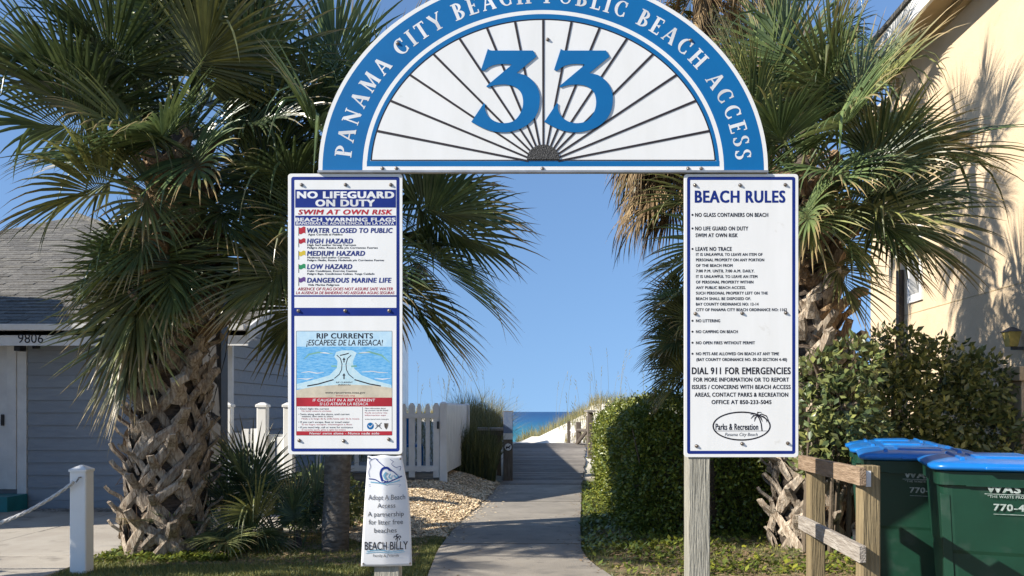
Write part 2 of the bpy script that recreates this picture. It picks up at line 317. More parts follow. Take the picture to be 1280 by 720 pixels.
# sea
sm = bpy.data.materials.new('sea_water'); sm.use_nodes = True
def sea_material(m):
    n = m.node_tree.nodes; L = m.node_tree.links; b = n['Principled BSDF']; b.inputs['Roughness'].default_value = .35
    b.inputs['Specular IOR Level'].default_value = .10
    tc = n.new('ShaderNodeTexCoord'); sep = n.new('ShaderNodeSeparateXYZ'); L.new(tc.outputs['Object'], sep.inputs[0])
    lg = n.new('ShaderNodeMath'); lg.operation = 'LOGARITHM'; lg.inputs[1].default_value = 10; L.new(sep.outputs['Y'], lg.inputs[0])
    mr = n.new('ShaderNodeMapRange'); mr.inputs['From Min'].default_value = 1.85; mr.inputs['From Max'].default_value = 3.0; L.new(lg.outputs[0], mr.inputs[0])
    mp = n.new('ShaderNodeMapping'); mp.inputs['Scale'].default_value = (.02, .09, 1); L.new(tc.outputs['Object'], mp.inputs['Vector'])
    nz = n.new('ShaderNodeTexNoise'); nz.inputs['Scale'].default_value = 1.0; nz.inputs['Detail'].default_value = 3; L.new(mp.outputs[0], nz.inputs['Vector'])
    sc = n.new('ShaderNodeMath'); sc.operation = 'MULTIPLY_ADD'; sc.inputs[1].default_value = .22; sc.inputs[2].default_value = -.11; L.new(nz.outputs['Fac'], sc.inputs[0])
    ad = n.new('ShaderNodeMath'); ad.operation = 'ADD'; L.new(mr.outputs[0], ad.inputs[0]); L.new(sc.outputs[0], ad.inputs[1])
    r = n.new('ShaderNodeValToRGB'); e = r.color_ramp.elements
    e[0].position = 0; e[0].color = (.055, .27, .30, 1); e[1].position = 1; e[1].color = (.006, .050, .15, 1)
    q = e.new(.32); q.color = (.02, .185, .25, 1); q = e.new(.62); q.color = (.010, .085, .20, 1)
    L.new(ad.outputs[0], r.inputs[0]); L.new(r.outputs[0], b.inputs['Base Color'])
    m2 = n.new('ShaderNodeMapping'); m2.inputs['Scale'].default_value = (.25, 1.1, 1); L.new(tc.outputs['Object'], m2.inputs['Vector'])
    n2 = n.new('ShaderNodeTexNoise'); n2.inputs['Scale'].default_value = 1.0; n2.inputs['Detail'].default_value = 6; L.new(m2.outputs[0], n2.inputs['Vector'])
    bp = n.new('ShaderNodeBump'); bp.inputs['Strength'].default_value = .8; bp.inputs['Distance'].default_value = .6
    L.new(n2.outputs['Fac'], bp.inputs['Height']); L.new(bp.outputs[0], b.inputs['Normal'])
sea_material(sm)
struct('sea', MB().add([(-15000, 40, -3.0), (15000, 40, -3.0), (15000, 15000, -3.0), (-15000, 15000, -3.0)], [(0, 1, 2, 3)]), sm)

# path: slabs
PL = [(3.0, -.62), (5.6, -.64), (6.8, -.70), (7.95, -.73), (9.27, -.67), (10.4, -.575), (11.57, -.46), (13, -.35), (15.0, -.24)]
PR = [(3.0, 1.3), (5.6, 1.02), (6.8, .795), (7.4, .70), (7.95, .68), (9.5, .80), (11.1, .95), (13, 1.12), (15.0, 1.31)]
def interp(tab, y): return float(np.interp(y, [a for a, _ in tab], [b for _, b in tab]))
path = bpy.data.objects.new('path', None); COL.objects.link(path); path['kind'] = 'structure'; path['label'] = 'concrete footpath leading to the boardwalk'
joints = [3.0, 4.4, 5.7, 6.95, 8.3, 9.6, 10.9, 12.2, 13.5, 15.0]
for k in range(len(joints)-1):
    y0, y1 = joints[k]+.008, joints[k+1]-.008; m = MB(); n = 5
    tops = []; dz = random.uniform(-.004, .004)
    for i in range(n+1):
        y = y0+(y1-y0)*i/n; tops.append((interp(PL, y), y)); 
    for i in range(n, -1, -1):
        y = y0+(y1-y0)*i/n; tops.append((interp(PR, y), y))
    N = len(tops); a = [(x, y, -.03) for x, y in tops]; b = [(x, y, .032+dz) for x, y in tops]
    # tops listed clockwise from above -> reverse for the top face
    m.add(a+b, [tuple(range(N)), tuple(range(2*N-1, N-1, -1))] + [(i, (i+1) % N, N+(i+1) % N, N+i) for i in range(N)])
    part('slab', m, M['concrete'], path, bevel=.008)
# driveway slabs (beside and behind the palms)
drv = bpy.data.objects.new('driveway', None); COL.objects.link(drv); drv['kind'] = 'structure'; drv['label'] = 'concrete driveway in front of the garage house'
dx = [-16.4, -13.2, -10.3, -7.6, -5.4, -3.62]
dy = [2.0, 5.2, 7.6, 9.1, 11.0]
def slab(x0, x1, y0, y1, par, z=.03):
    part('slab', MB().box(x0+.007, x1-.007, y0+.007, y1-.007, -.03, z+random.uniform(-.003, .003)), M['concrete2'], par, bevel=.006)
for i in range(5):
    for j in range(4):
        x1 = dx[i+1]
        if i == 4: x1 = [-3.9, -3.9, -3.9, -3.3][j]
        slab(dx[i], x1, dy[j], dy[j+1], drv)
slab(-3.3, -1.9, 9.1, 11.0, drv)

# gravel strip at the house wall
def scatter_chips(name, n, xf, yf, size, m, flat=.35, zoff=.0, extra=None, kind='stuff'):
    """small irregular flat chips"""
    x = RNG.uniform(*xf, n*3); y = RNG.uniform(*yf, n*3)
    if extra is not None:
        k = extra(x, y); x, y = x[k], y[k]
    x, y = x[:n], y[:n]; n = len(x)
    z = ground_z(x, y) + zoff + RNG.uniform(0, .012, n)
    a = RNG.uniform(0, 2*np.pi, n); L = RNG.uniform(.5, 1.4, n)*size; W = L*RNG.uniform(.25, .6, n)
    t = RNG.uniform(-flat, flat, n); t2 = RNG.uniform(-flat, flat, n)
    d = np.stack([np.cos(a), np.sin(a), t], 1)*L[:, None]/2; s = np.stack([-np.sin(a), np.cos(a), t2], 1)*W[:, None]/2
    c = np.stack([x, y, z], 1); up = np.array([0, 0, 1])*(W*.25)[:, None]
    V = np.stack([c-d-s*.6, c+d-s, c+d*.8+s, c-d+s*.7, c+up], 1).reshape(-1, 3)
    i = np.arange(n)[:, None]*5
    F = np.concatenate([i+np.array([[0, 1, 4]]), i+np.array([[1, 2, 4]]), i+np.array([[2, 3, 4]]), i+np.array([[3, 0, 4]])], 0)
    o = link(name, npmesh(name, V, F), m, kind=kind); return o
g = scatter_chips('gravel', 5000, (-7.2, -3.8), (11.02, 11.36), .04, M['gravel'], zoff=.02); g['label'] = 'pale gravel strip along the foot of the house wall'

# mulch bed
def in_mulch(x, y):
    left = np.interp(y, [8.0, 9, 11, 14.8], [-1.75, -2.0, -2.0, -2.3])
    lim = np.interp(y, [a for a, _ in PL], [b for _, b in PL])
    near = 8.68 + .12*np.sin(x*5) + .06*np.sin(x*13)
    return (x > left) & (x < lim-.03-.03*np.sin(y*7)) & (y > near)
bx = np.linspace(0, 1, 26); by = np.linspace(8.7, 15.2, 50)
def bed():
    V = []; 
    for y in by:
        xl = float(np.interp(y, [8.0, 9, 11, 14.8], [-1.75, -2.0, -2.0, -2.3])); xr = interp(PL, y)-.02
        for t in bx:
            x = xl+(xr-xl)*t; V.append((x, y, gz(x, y)+.012+.02*math.sin(t*math.pi)))
    n = len(bx); i = np.arange(len(by)-1)[:, None]*n+np.arange(n-1)[None, :]
    return npmesh('mulch_bed', np.array(V), np.stack([i, i+1, i+n+1, i+n], -1).reshape(-1, 4))
struct('mulch_bed', bed(), M['mulch_bed'], smooth=True)
o = scatter_chips('mulch_chips', 34000, (-2.3, -.2), (8.4, 15.4), .042, M['mulch'], flat=.6, zoff=.022, extra=in_mulch)
o['label'] = 'pale wood chip mulch beside the footpath'
o = scatter_chips('stray_chips', 700, (-.75, .1), (8.6, 15), .03, M['mulch'], flat=.3, zoff=.034, extra=lambda x, y: (x > np.interp(y, [a for a, _ in PL], [b for _, b in PL])) & (RNG.random(len(x)) < np.exp(-(x-np.interp(y, [a for a, _ in PL], [b for _, b in PL]))*11)))
o['label'] = 'stray wood chips strewn over the left edge of the footpath'
# stray chips on path edge and twigs/leaf litter
o = scatter_chips('leaf_litter', 1500, (-.6, 1.3), (6.4, 15), .03, M['debris'], flat=.2, zoff=.036,
                  extra=lambda x, y: (x > np.interp(y, [a for a, _ in PL], [b for _, b in PL])) & (x < np.interp(y, [a for a, _ in PR], [b for _, b in PR])) & (RNG.random(len(x)) < np.exp(-np.minimum(x-np.interp(y, [a for a, _ in PL], [b for _, b in PL]), np.interp(y, [a for a, _ in PR], [b for _, b in PR])-x)*14)))
o['label'] = 'dry leaf litter and crumbs along the edges of the footpath'

# grass
def blades(name, n, xf, yf, h, wd, m, extra, lean=.5, seg=2, zoff=0, clump=0):
    x = RNG.uniform(*xf, n*2); y = RNG.uniform(*yf, n*2); k = extra(x, y); x, y = x[k][:n], y[k][:n]; n = len(x)
    if clump:
        cx = RNG.normal(0, clump, n); cy = RNG.normal(0, clump, n)
        x = np.round(x/(clump*5))*(clump*5)+cx+RNG.uniform(-1, 1, n)*clump; y = np.round(y/(clump*5))*(clump*5)+cy+RNG.uniform(-1, 1, n)*clump
    z = ground_z(x, y)+zoff
    a = RNG.uniform(0, 2*np.pi, n); H = h*RNG.uniform(.45, 1.3, n); W = wd*RNG.uniform(.6, 1.3, n)
    l = RNG.uniform(.1, 1, n)*lean; la = RNG.uniform(0, 2*np.pi, n)
    c = np.stack([x, y, z], 1); s = np.stack([np.cos(a), np.sin(a), 0*a], 1)*W[:, None]/2
    d = np.stack([np.cos(la), np.sin(la), 0*a], 1)
    Vs = []
    for t in np.linspace(0, 1, seg+1):
        p = c + np.stack([0*H, 0*H, H*t*(1-.35*l*t)], 1) + d*(H*l*t*t)[:, None]
        if t < 1: Vs += [p-s*(1-t*.6), p+s*(1-t*.6)]
        else: Vs += [p-s*.08, p+s*.08]
    V = np.stack(Vs, 1).reshape(-1, 3); st = 2*(seg+1); i = np.arange(n)[:, None]*st
    F = np.concatenate([i+np.array([[2*q, 2*q+1, 2*q+3, 2*q+2]]) for q in range(seg)], 0)
    return link(name, npmesh(name, V, F), m, kind='stuff')
def patchy(x, y, p=.55): return RNG.random(len(x)) < np.clip(p + .55*vnoise(x, y, 2.1, 5)+.25*vnoise(x, y, 6.1, 2), .05, 1)
def lawn_left(x, y):
    lim = np.interp(y, [a for a, _ in PL], [b for _, b in PL]); left = np.interp(y, [5, 7.3, 8.2, 9.1], [-3.88, -3.88, -3.75, -3.3])
    return (x > left) & (x < lim-.02) & ~in_mulch(x, y) & patchy(x, y, .75)
def lawn_right(x, y):
    lim = np.interp(y, [a for a, _ in PR], [b for _, b in PR])
    return (x > lim+.02) & patchy(x, y, np.where(y < 8.1, .42, .6))
o = blades('grass', 75000, (-4, -.4), (5.8, 9.2), .048, .0065, M['grass'], lawn_left, lean=.9)
o['label'] = 'patchy green lawn under the palms left of the path'
o = blades('grass', 60000, (.6, 4.6), (5.6, 10.5), .045, .0065, M['grass'], lawn_right, lean=.9)
o['label'] = 'sparse lawn with bare soil right of the path'
def weeds(name, n, xf, yf, size, label, extra=lambda x, y: x == x):
    x = RNG.uniform(*xf, n*3); y = RNG.uniform(*yf, n*3); k = extra(x, y); x, y = x[k][:n], y[k][:n]; n = len(x)
    c = np.stack([x, y, ground_z(x, y)+RNG.uniform(.01, .06, n)], 1)
    a = RNG.uniform(0, 2*np.pi, n); L = size*RNG.uniform(.5, 1.3, n); t = RNG.uniform(-.2, .9, n)
    d = np.stack([np.cos(a), np.sin(a), t], 1)*L[:, None]; s = np.stack([-np.sin(a), np.cos(a), RNG.uniform(-.3, .3, n)], 1)*(L*.3)[:, None]
    V = np.stack([c, c+d*.5-s, c+d, c+d*.5+s], 1).reshape(-1, 3); F = np.arange(n)[:, None]*4+np.array([[0, 1, 2, 3]])
    o = link(name, npmesh(name, V, F), M['leaf_hedge'], kind='stuff'); o['label'] = label
weeds('ground_cover', 6000, (-3.9, -2.6), (7.3, 8.3), .05, 'low green weeds growing around the foot of the big palm', lambda x, y: patchy(x, y, .5))
weeds('ground_cover', 9000, (.72, 3.6), (6.8, 10.6), .055, 'low broadleaf weeds in the lawn right of the path', lambda x, y: (x > np.interp(y, [a for a, _ in PR], [b for _, b in PR])+.03) & patchy(x, y, .2))
weeds('ground_cover', 5000, (.8, 2.0), (9.5, 15.4), .05, 'low broadleaf weeds filling the strip between path and hedge', lambda x, y: (x > np.interp(y, [a for a, _ in PR], [b for _, b in PR])+.03) & (x < .95+.06*y))
o = scatter_chips('fallen_litter', 5000, (.9, 4.0), (6.2, 9.4), .06, M['debris'], flat=.3, zoff=.015, extra=lambda x, y: patchy(x, y, .3)); o['label'] = 'dry brown litter scattered on the soil right of the path'
o = scatter_chips('fallen_litter', 3500, (-3.6, -.9), (7.2, 9.0), .06, M['debris'], flat=.3, zoff=.015, extra=lambda x, y: patchy(x, y, .3)); o['label'] = 'dry brown litter on the lawn under the left palms'

# boardwalk
bw = bpy.data.objects.new('boardwalk', None); COL.objects.link(bw); bw['kind'] = 'structure'; bw['label'] = 'weathered plank boardwalk ramp up to the beach'
N = 31
def deck_z(y): return float(.032 + smooth01(14.9, 19.4, y)*.60)
for i in range(N):
    y0 = 15.02+i*.145; y1 = y0+.132; t = (y0-15)/4.4
    xl = -.24+t*.30+random.uniform(-.02, .02); xr = 1.31+t*.50+random.uniform(-.03, .03)
    za, zb = deck_z(y0)+random.uniform(-.004, .006), deck_z(y1)+random.uniform(-.004, .006)
    me = MB().add([(xl,y0,za-.035),(xr,y0,za-.035),(xr,y1,zb-.035),(xl,y1,zb-.035),(xl,y0,za),(xr,y0,za),(xr,y1,zb),(xl,y1,zb)],
                  [(0,3,2,1),(4,5,6,7),(0,1,5,4),(1,2,6,5),(2,3,7,6),(3,0,4,7)])
    part('plank', me, M['plank'], bw)
part('stringer', MB().box(-.2, -.14, 15.05, 19.3, -.05, .02), M['wood_dark'], bw)

# dune grass and sea oats
def dg(x, y):
    u = x-.06*y; keep = ((x < -.02-.1*(24-y)*(y < 24)) | ((y > 24.2) & (x > .15)) | (x > 1.55+.25*np.sin(y*3)))
    return keep & ((y > 19.6) | (u < -.8) | (u > 1.0)) & (patchy(x, y, .75))
o = blades('dune_grass', 34000, (-8, 9), (16.4, 29), .40, .012, M['dune_grass'], dg, lean=.7, seg=3); o['label'] = 'tan and green dune grass covering the dunes'
def dg2(x, y):
    return (x > -1.25) & (x < -.32) & (y > 15.0)
M['dark_grass'] = mat('rush_blade', (0.11, 0.12, 0.045), (0.06, 0.075, 0.028), rough=0.55, scale=1.2, trans=.15, island=[(.6, .7, .6), (1, 1, 1), (1.9, 1.7, 1.3)])
o = blades('rush_clump', 9000, (-1.25, -.3), (15.0, 18), .85, .014, M['dark_grass'], dg2, lean=.45, seg=3); o['label'] = 'dense clump of tall rushes between picket fence and boardwalk post'
o = blades('tall_dune_grass', 5200, (-1.6, .1), (16.6, 19.5), 1.05, .011, M['dune_grass'], lambda x, y: (x > -1.3) & (x < -.28-.0*y), lean=.8, seg=4); o['label'] = 'tall sunlit tan grass behind the rushes beside the boardwalk'
def sea_oats(n, xf, yf, hh, label):
    m = MB()
    for _ in range(n):
        x = random.uniform(*xf); y = random.uniform(*yf); z = gz(x, y); h = random.uniform(*hh); lx = random.uniform(-.3, .3)
        pts = [(x+lx*t*t*h*.6, y, z+h*t) for t in (0, .35, .7, 1)]
        m.tube(pts, [.004, .0035, .003, .002], 3, cap=False)
        tip = pts[-1]
        for q in range(3):
            a = random.uniform(-.05, .05); m.tube([(tip[0], tip[1], tip[2]-.1*q-.03), (tip[0]+a+lx*.1, tip[1], tip[2]-.1*q+.05)], [.008, .002], 3, cap=False)
    o = part('sea_oats', m, M['dune_grass'], None, kind='stuff'); o['label'] = label
sea_oats(26, (-2.6, 0), (19, 27), (.9, 1.9), 'thin sea oat stalks rising from the left dune')
sea_oats(30, (1.3, 5), (20, 28), (.8, 1.8), 'thin sea oat stalks rising from the right dune')
o = tag(part('dead_stalk', MB().tube([px(612, 560, 15.6), px(610, 530, 15.6), px(605, 510, 15.6), px(600, 492, 15.6), px(592, 474, 15.6), px(583, 453, 15.6)], [.010, .009, .007, .006, .004, .003], 5), M['dark_grass'], None),
        'tall dry bending stalk rising from the rushes beside the picket fence', 'stalk')

# ================================================================== GREY HOUSE (left)
house = thing('grey_house', 'blue grey sided single storey house numbered 9806 with a brown shingle roof', 'house', (-6.5, 11.4, 0))
WX0, WX1, WY = -6.9, -3.99, 11.4
# front wall backing and boards
part('wall', MB().box(-14, WX1, WY+.03, WY+.2, -.1, 2.62), M['siding'], house)
def board(x0, x1, z0, h=.178, y=WY):
    m = MB().add([(x0,y-.012,z0),(x1,y-.012,z0),(x1,y+.03,z0),(x0,y+.03,z0),(x0,y+.008,z0+h),(x1,y+.008,z0+h),(x1,y+.03,z0+h),(x0,y+.03,z0+h)],
                 [(0,3,2,1),(4,5,6,7),(0,1,5,4),(1,2,6,5),(2,3,7,6),(3,0,4,7)])
    part('siding_board', m, M['siding'], house)
for k in range(13): board(WX0+.001, -4.17, .14+k*.178, h=.176)
part('foundation', MB().box(-6.9, WX1-.02, WY-.01, WY+.03, -.1, .137), M['siding'], house)
part('corner_trim', MB().box(-4.168, -3.975, WY-.028, WY+.03, .05, 2.42), M['white_paint'], house)
part('corner_trim', MB().box(-6.905-.13, -6.905, WY-.028, WY+.03, .2, 2.42), M['white_paint'], house)
# side wall along path direction with boards, up under the rake
def side(y, x0=-3.99): return x0 + .06*(y-11.4)
for k in range(16):
    z0 = .05+k*.178; z1 = z0+.176
    ya = 11.43 if z1 < 2.62 else 11.4+(z1-2.55)/.5+.1
    if ya > 17: break
    yb = 18.0; m = MB()
    m.add([(side(ya)-.03,ya,z0),(side(ya)+.014,ya,z0),(side(yb)+.014,yb,z0),(side(yb)-.03,yb,z0),
           (side(ya)-.03,ya,z1),(side(ya)-.004,ya,z1),(side(yb)-.004,yb,z1),(side(yb)-.03,yb,z1)],
          [(0,3,2,1),(4,5,6,7),(0,1,5,4),(1,2,6,5),(2,3,7,6),(3,0,4,7)])
    part('siding_board', m, M['siding'], house)
part('side_wall', MB().add([(side(11.44)-.06,11.44,0),(side(18)-.06,18,0),(side(18)-.06,18,3.1),(side(12.5)-.06,12.5,3.05),(side(11.44)-.06,11.44,2.6)], [(0,1,2,3,4)]), M['siding'], house)
# roof planes
EV = [(-13.9, 10.9, 2.56), (-3.57, 10.9, 2.56), (-3.35, 12.2, 3.21), (-9.2, 16.9, 5.56)]
def rz_(y): return 2.56+.5*(y-10.9)
rf = part('roof', MB().add([(x, y, z-.03) for x, y, z in EV]+[(x, y, z-.12) for x, y, z in EV], [(0,1,2,3),(7,6,5,4),(0,4,5,1),(1,5,6,2),(2,6,7,3),(3,7,4,0)]), M['shingle'], house)
part('roof_side', MB().add([(-3.35,12.2,3.18),(-2.9,20,3.18),(-9.2,16.9,5.53)], [(0,1,2)]).add([(-13.9,10.9,2.53),(-9.2,16.9,5.53),(-14,20,2.53)], [(0,1,2)]).add([(-9.2,16.9,5.53),(-2.9,20,3.18),(-14,20,2.53)], [(0,1,2)]), M['shingle_many'], rf)
from math import sqrt
# shingle tabs
sl = sqrt(1.25)
tabs = []
row = 0; y = 10.93
while y < 16.8:
    zrow = rz_(y); t = (y-10.9)/6.0
    xl = -13.9+(y-10.9)*(4.7/6.0)
    xr = -3.57+(y-10.9)*.169 if y < 12.2 else -3.35-(y-12.2)*(5.85/4.7)
    x = max(xl, -11.6)+random.uniform(0, .3)
    while x < xr-.08:
        wv = min(random.choice((.16, .22, .3, .3, .38)), xr-x)
        lift = random.choice((0, 0, .006, .012))
        tabs.append((x, y, wv, lift)); x += wv+.006
    y += .135/sl*1.0; row += 1
def tab_geo(wv, lift): 
    L = .17; dy, dz = L/sl, L*.5/sl
    t0 = .012+lift
    vs = [(0,0,0),(wv,0,0),(wv,dy,dz),(0,dy,dz),(0,-.002,t0),(wv,-.002,t0),(wv,dy,dz+.004),(0,dy,dz+.004)]
    return vs, [(0,3,2,1),(4,5,6,7),(0,1,5,4),(1,2,6,5),(2,3,7,6),(3,0,4,7)]
def visible(t):
    X = t[0]/t[1]*1000+640; return -20 < X < 360
tabs_v = [t for t in tabs if visible(t)]
near = set(id(t) for t in sorted(tabs_v, key=lambda t: t[1])[:300])
cache = {}; hx, hy, hz = house.location; rest = MB()
for t in tabs:
    if id(t) in near:
        key = (round(t[2], 2), t[3])
        if key not in cache: cache[key] = MB().add(*tab_geo(*key)).mesh('shingle')
        link('shingle', cache[key], M['shingle'], rf, loc=(t[0]-hx, t[1]-hy, rz_(t[1])-.03+.002-hz))
    else:
        vs, fs = tab_geo(t[2], t[3]); rest.add([(a+t[0], b+t[1], c+rz_(t[1])-.028) for a, b, c in vs], fs)
part('shingles', rest, M['shingle_many'], rf, kind='stuff')
# hip cap
hc = MB()
for i in range(40):
    a = i/40; b = a+.03; p = Vector(EV[2]).lerp(Vector(EV[3]), a); q = Vector(EV[2]).lerp(Vector(EV[3]), b)
    hc.tube([(p.x, p.y, p.z-.01), (q.x, q.y, q.z+.005)], .05, 5)
part('hip_cap', hc, M['shingle'], rf)
# fascia, gutter, soffit, rake
part('fascia', MB().box(-12, -3.60, 10.90, 10.93, 2.30, 2.52), M['white_paint'], house)
gt = MB(); gt.add([(-12,10.80,2.50),(-3.62,10.80,2.50),(-3.62,10.895,2.50),(-12,10.895,2.50),(-12,10.785,2.585),(-3.62,10.785,2.585),(-3.62,10.895,2.585),(-12,10.895,2.585)],
                   [(0,3,2,1),(0,1,5,4),(1,2,6,5),(2,3,7,6),(3,0,4,7),(4,5,6,7)])
part('gutter', gt, M['white_paint'], house, bevel=.006)
part('soffit', MB().box(-12, -3.62, 10.935, 11.36, 2.415, 2.43), M['white_paint'], house)
rk = MB(); 
def rakepts(dz): return [(-3.57, 10.88, 2.56+dz), (-3.34, 12.25, 3.235+dz)]
(a0, a1), (b0, b1) = rakepts(.0), rakepts(-.21)
rk.add([a0, a1, b1, b0]+[(p[0]-.035, p[1], p[2]) for p in (a0, a1, b1, b0)], [(3,2,1,0),(4,5,6,7),(0,1,5,4),(1,2,6,5),(2,3,7,6),(3,0,4,7)])
part('rake_board', rk, M['white_paint'], house)
rk2 = MB().add([(-3.62,10.93,2.33),(-3.99,11.4,2.43),(side(12.2)+.01,12.2,2.98),(-3.38,12.2,2.98)], [(0,1,2,3)])
part('rake_soffit', rk2, M['white_paint'], house)
# door, step, number, lamp
d = part('door', MB().box(-8.1, -7.17, WY-.04, WY+.03, .3, 2.38), M['white_paint'], house)
part('door_glass', MB().box(-7.95, -7.31, WY-.047, WY-.04, .85, 2.22), M['teal'], d)
part('glazing_bar', MB().box(-7.95, -7.31, WY-.052, WY-.047, 1.50, 1.53), M['white_paint'], d)
part('handle', MB().box(-7.235, -7.205, WY-.085, WY-.04, 1.2, 1.36), M['black'], d, bevel=.006)
part('door_frame', MB().box(-7.165, -7.04, WY-.05, WY+.03, .3, 2.41), M['white_paint'], house)
part('step', MB().box(-8.4, -6.88, 10.9, WY-.03, .0, .235), M['teal'], house, bevel=.01)
part('porch_lamp', MB().box(-6.88, -6.80, 11.05, 11.2, 2.24, 2.40).tube([(-6.66, 11.2, 2.42), (-6.66, 11.2, 2.28)], .05, 8), M['black'], house)
# unseen house block added out of frame on the left to shade the front wall
part('added_shade_wing', MB().add([(-13.5,8.4,0),(-8.6,8.4,0),(-8.6,11.3,0),(-13.5,11.3,0),(-13.5,8.4,4.3),(-8.6,8.4,4.3),(-8.6,11.3,4.3),(-13.5,11.3,4.3),(-11,8.4,4.9),(-11,11.3,4.9)],
     [(0,1,5,4),(1,2,6,5),(2,3,7,6),(3,0,4,7),(4,5,8),(6,7,9),(5,6,9,8),(7,4,8,9)]), M['siding'], house)
# white house further back
wh = thing('white_house', 'white balconied house glimpsed above the grey roof through the palm leaves', 'house', (-8.0, 35, 0))
def hb(x0, x1, y0, y1, z0, z1, k=1.85): return MB().box(x0*k, x1*k, y0*k, y1*k, EYE+(z0-EYE)*k, EYE+(z1-EYE)*k)
part('wall', hb(-5.9, -2.85, 19, 22, -1.5, 4.9), M['white_paint'], wh)
part('roof', hb(-6.1, -2.75, 18.0, 22.1, 4.98, 5.12), M['shingle'], wh)
part('balcony_floor', hb(-6.0, -2.8, 18.0, 18.99, 3.35, 3.5), M['white_paint'], wh)
for x in (-5.95, -5.0, -4.05, -3.1): part('post', hb(x, x+.12, 18.0, 18.12, 3.5, 4.978), M['white_paint'], wh)
for z in (3.6, 4.2): part('rail', hb(-5.9, -2.9, 18.05, 18.09, z, z+.05), M['white_paint'], wh)
for k in range(22): part('baluster', hb(-5.8+k*.13, -5.77+k*.13, 18.055, 18.085, 3.652, 4.198), M['white_paint'], wh)
for x in (-5.5, -4.6, -3.7):
    w_ = part('window', hb(x, x+.6, 18.98, 18.998, 3.6, 4.7), M['glass'], wh); part('frame', hb(x+.28, x+.32, 18.97, 18.979, 3.6, 4.7), M['white_paint'], w_)

# ================================================================== CREAM BUILDING (right)
cb = thing('cream_building', 'tall cream stucco building with overhanging roof on the right edge', 'building', (6.4, 12, 0))
DW = 5.7
def wx(y, d=DW): return d+.06*y
def wallbox(y0, y1, z0, z1, d0, d1):
    return MB().add([(wx(y0,d0),y0,z0),(wx(y0,d1),y0,z0),(wx(y1,d1),y1,z0),(wx(y1,d0),y1,z0),(wx(y0,d0),y0,z1),(wx(y0,d1),y0,z1),(wx(y1,d1),y1,z1),(wx(y1,d0),y1,z1)],
                    [(0,3,2,1),(4,5,6,7),(0,1,5,4),(1,2,6,5),(2,3,7,6),(3,0,4,7)])
FY = 13.75
# wall with a real window opening: four pieces
WY0, WY1, WZ0, WZ1 = 12.60, 13.0, 3.25, 4.30
wall = part('wall', wallbox(2, WY0, -.1, 7.2, DW, DW+.3), M['stucco'], cb)
for (ya, yb, za, zb) in ((WY0, WY1, -.1, WZ0), (WY0, WY1, WZ1, 7.2), (WY1, FY, -.1, 7.2)):
    part('wall', wallbox(ya, yb, za, zb, DW, DW+.3), M['stucco'], cb)
part('rear_block', wallbox(FY, 15.5, -.1, 7.2, DW+.32, DW+5), M['stucco'], cb)
part('rear_block', wallbox(2, FY, -.1, 7.2, DW+.31, DW+5), M['stucco'], cb)
# groove band (thin horizontal expansion joint)
part('expansion_joint', wallbox(2, FY, 2.985, 2.997, DW-.004, DW+.01), M['trim_tan'], cb)
wn = part('window', wallbox(WY0+.04, WY1-.04, WZ0+.04, WZ1-.04, DW+.10, DW+.12), M['glass'], cb)
for (ya, yb, za, zb) in ((WY0-.05, WY1+.05, WZ0-.09, WZ0+.03), (WY0-.05, WY1+.05, WZ1-.03, WZ1+.06), (WY0-.05, WY0+.03, WZ0+.03, WZ1-.03), (WY1-.03, WY1+.05, WZ0+.03, WZ1-.03)):
    part('frame', wallbox(ya, yb, za, zb, DW-.035, DW+.14), M['white_paint'], wn)
part('downspout', wallbox(13.25, 13.36, 0, 3.75, DW-.09, DW-.01), M['wood_dark'], cb)
part('corner_pilaster', wallbox(13.45, FY+.003, -.1, 7.0, DW-.05, DW-.003), M['stucco'], cb)
# roof overhang
part('soffit', wallbox(1, 14.2, 7.2, 7.26, DW-.5, DW+.3), M['trim_tan'], cb)
part('fascia', wallbox(1, 14.2, 7.12, 7.42, DW-.56, DW-.503), M['white_paint'], cb)
part('soffit_board', wallbox(1, 14.2, 7.08, 7.198, DW-.12, DW-.002), M['trim_tan'], cb)
part('roof', wallbox(1, 14.2, 7.43, 7.5, DW-.6, DW+5), M['shingle'], cb)
# low pier with lantern
pier = thing('stucco_pier', 'low cream stepped pier in front of the cream wall right of the bush', 'pier', (6.0, 9.3, 0))
part('shaft', MB().box(5.86, 6.3, 9.2, 9.6, -.05, 1.75), M['stucco'], pier, bevel=.01)
part('cap', MB().box(5.80, 6.36, 9.14, 9.66, 1.753, 1.92), M['stucco'], pier, bevel=.01)
part('step_block', MB().box(5.98, 6.6, 8.7, 9.13, -.05, 1.62), M['stucco'], pier, bevel=.01)
part('meter_box', MB().box(5.92, 6.06, 9.05, 9.19, 1.3, 1.6), M['white_paint'], pier, bevel=.02)
M['lantern_glass'] = mat('amber_lantern_glass', (0.55, .42, .12), rough=.2, scale=10)
lan = thing('wall_lantern', 'small square amber glass lantern fixed on the cream wall beside the pier', 'lantern', (wx(9.85)-.12, 9.85, 2.2))
lx = wx(9.85)-.14
part('lantern_body', MB().loft([(2.2, .05, .05, .005, lx, 9.85), (2.38, .08, .08, .005, lx, 9.85)], 1), M['lantern_glass'], lan)
part('lantern_cap', MB().loft([(2.381, .095, .095, .005, lx, 9.85), (2.44, .02, .02, .005, lx, 9.85)], 1), M['dark_metal'], lan)
part('bracket', MB().box(lx, lx+.15, 9.83, 9.87, 2.16, 2.199), M['dark_metal'], lan)
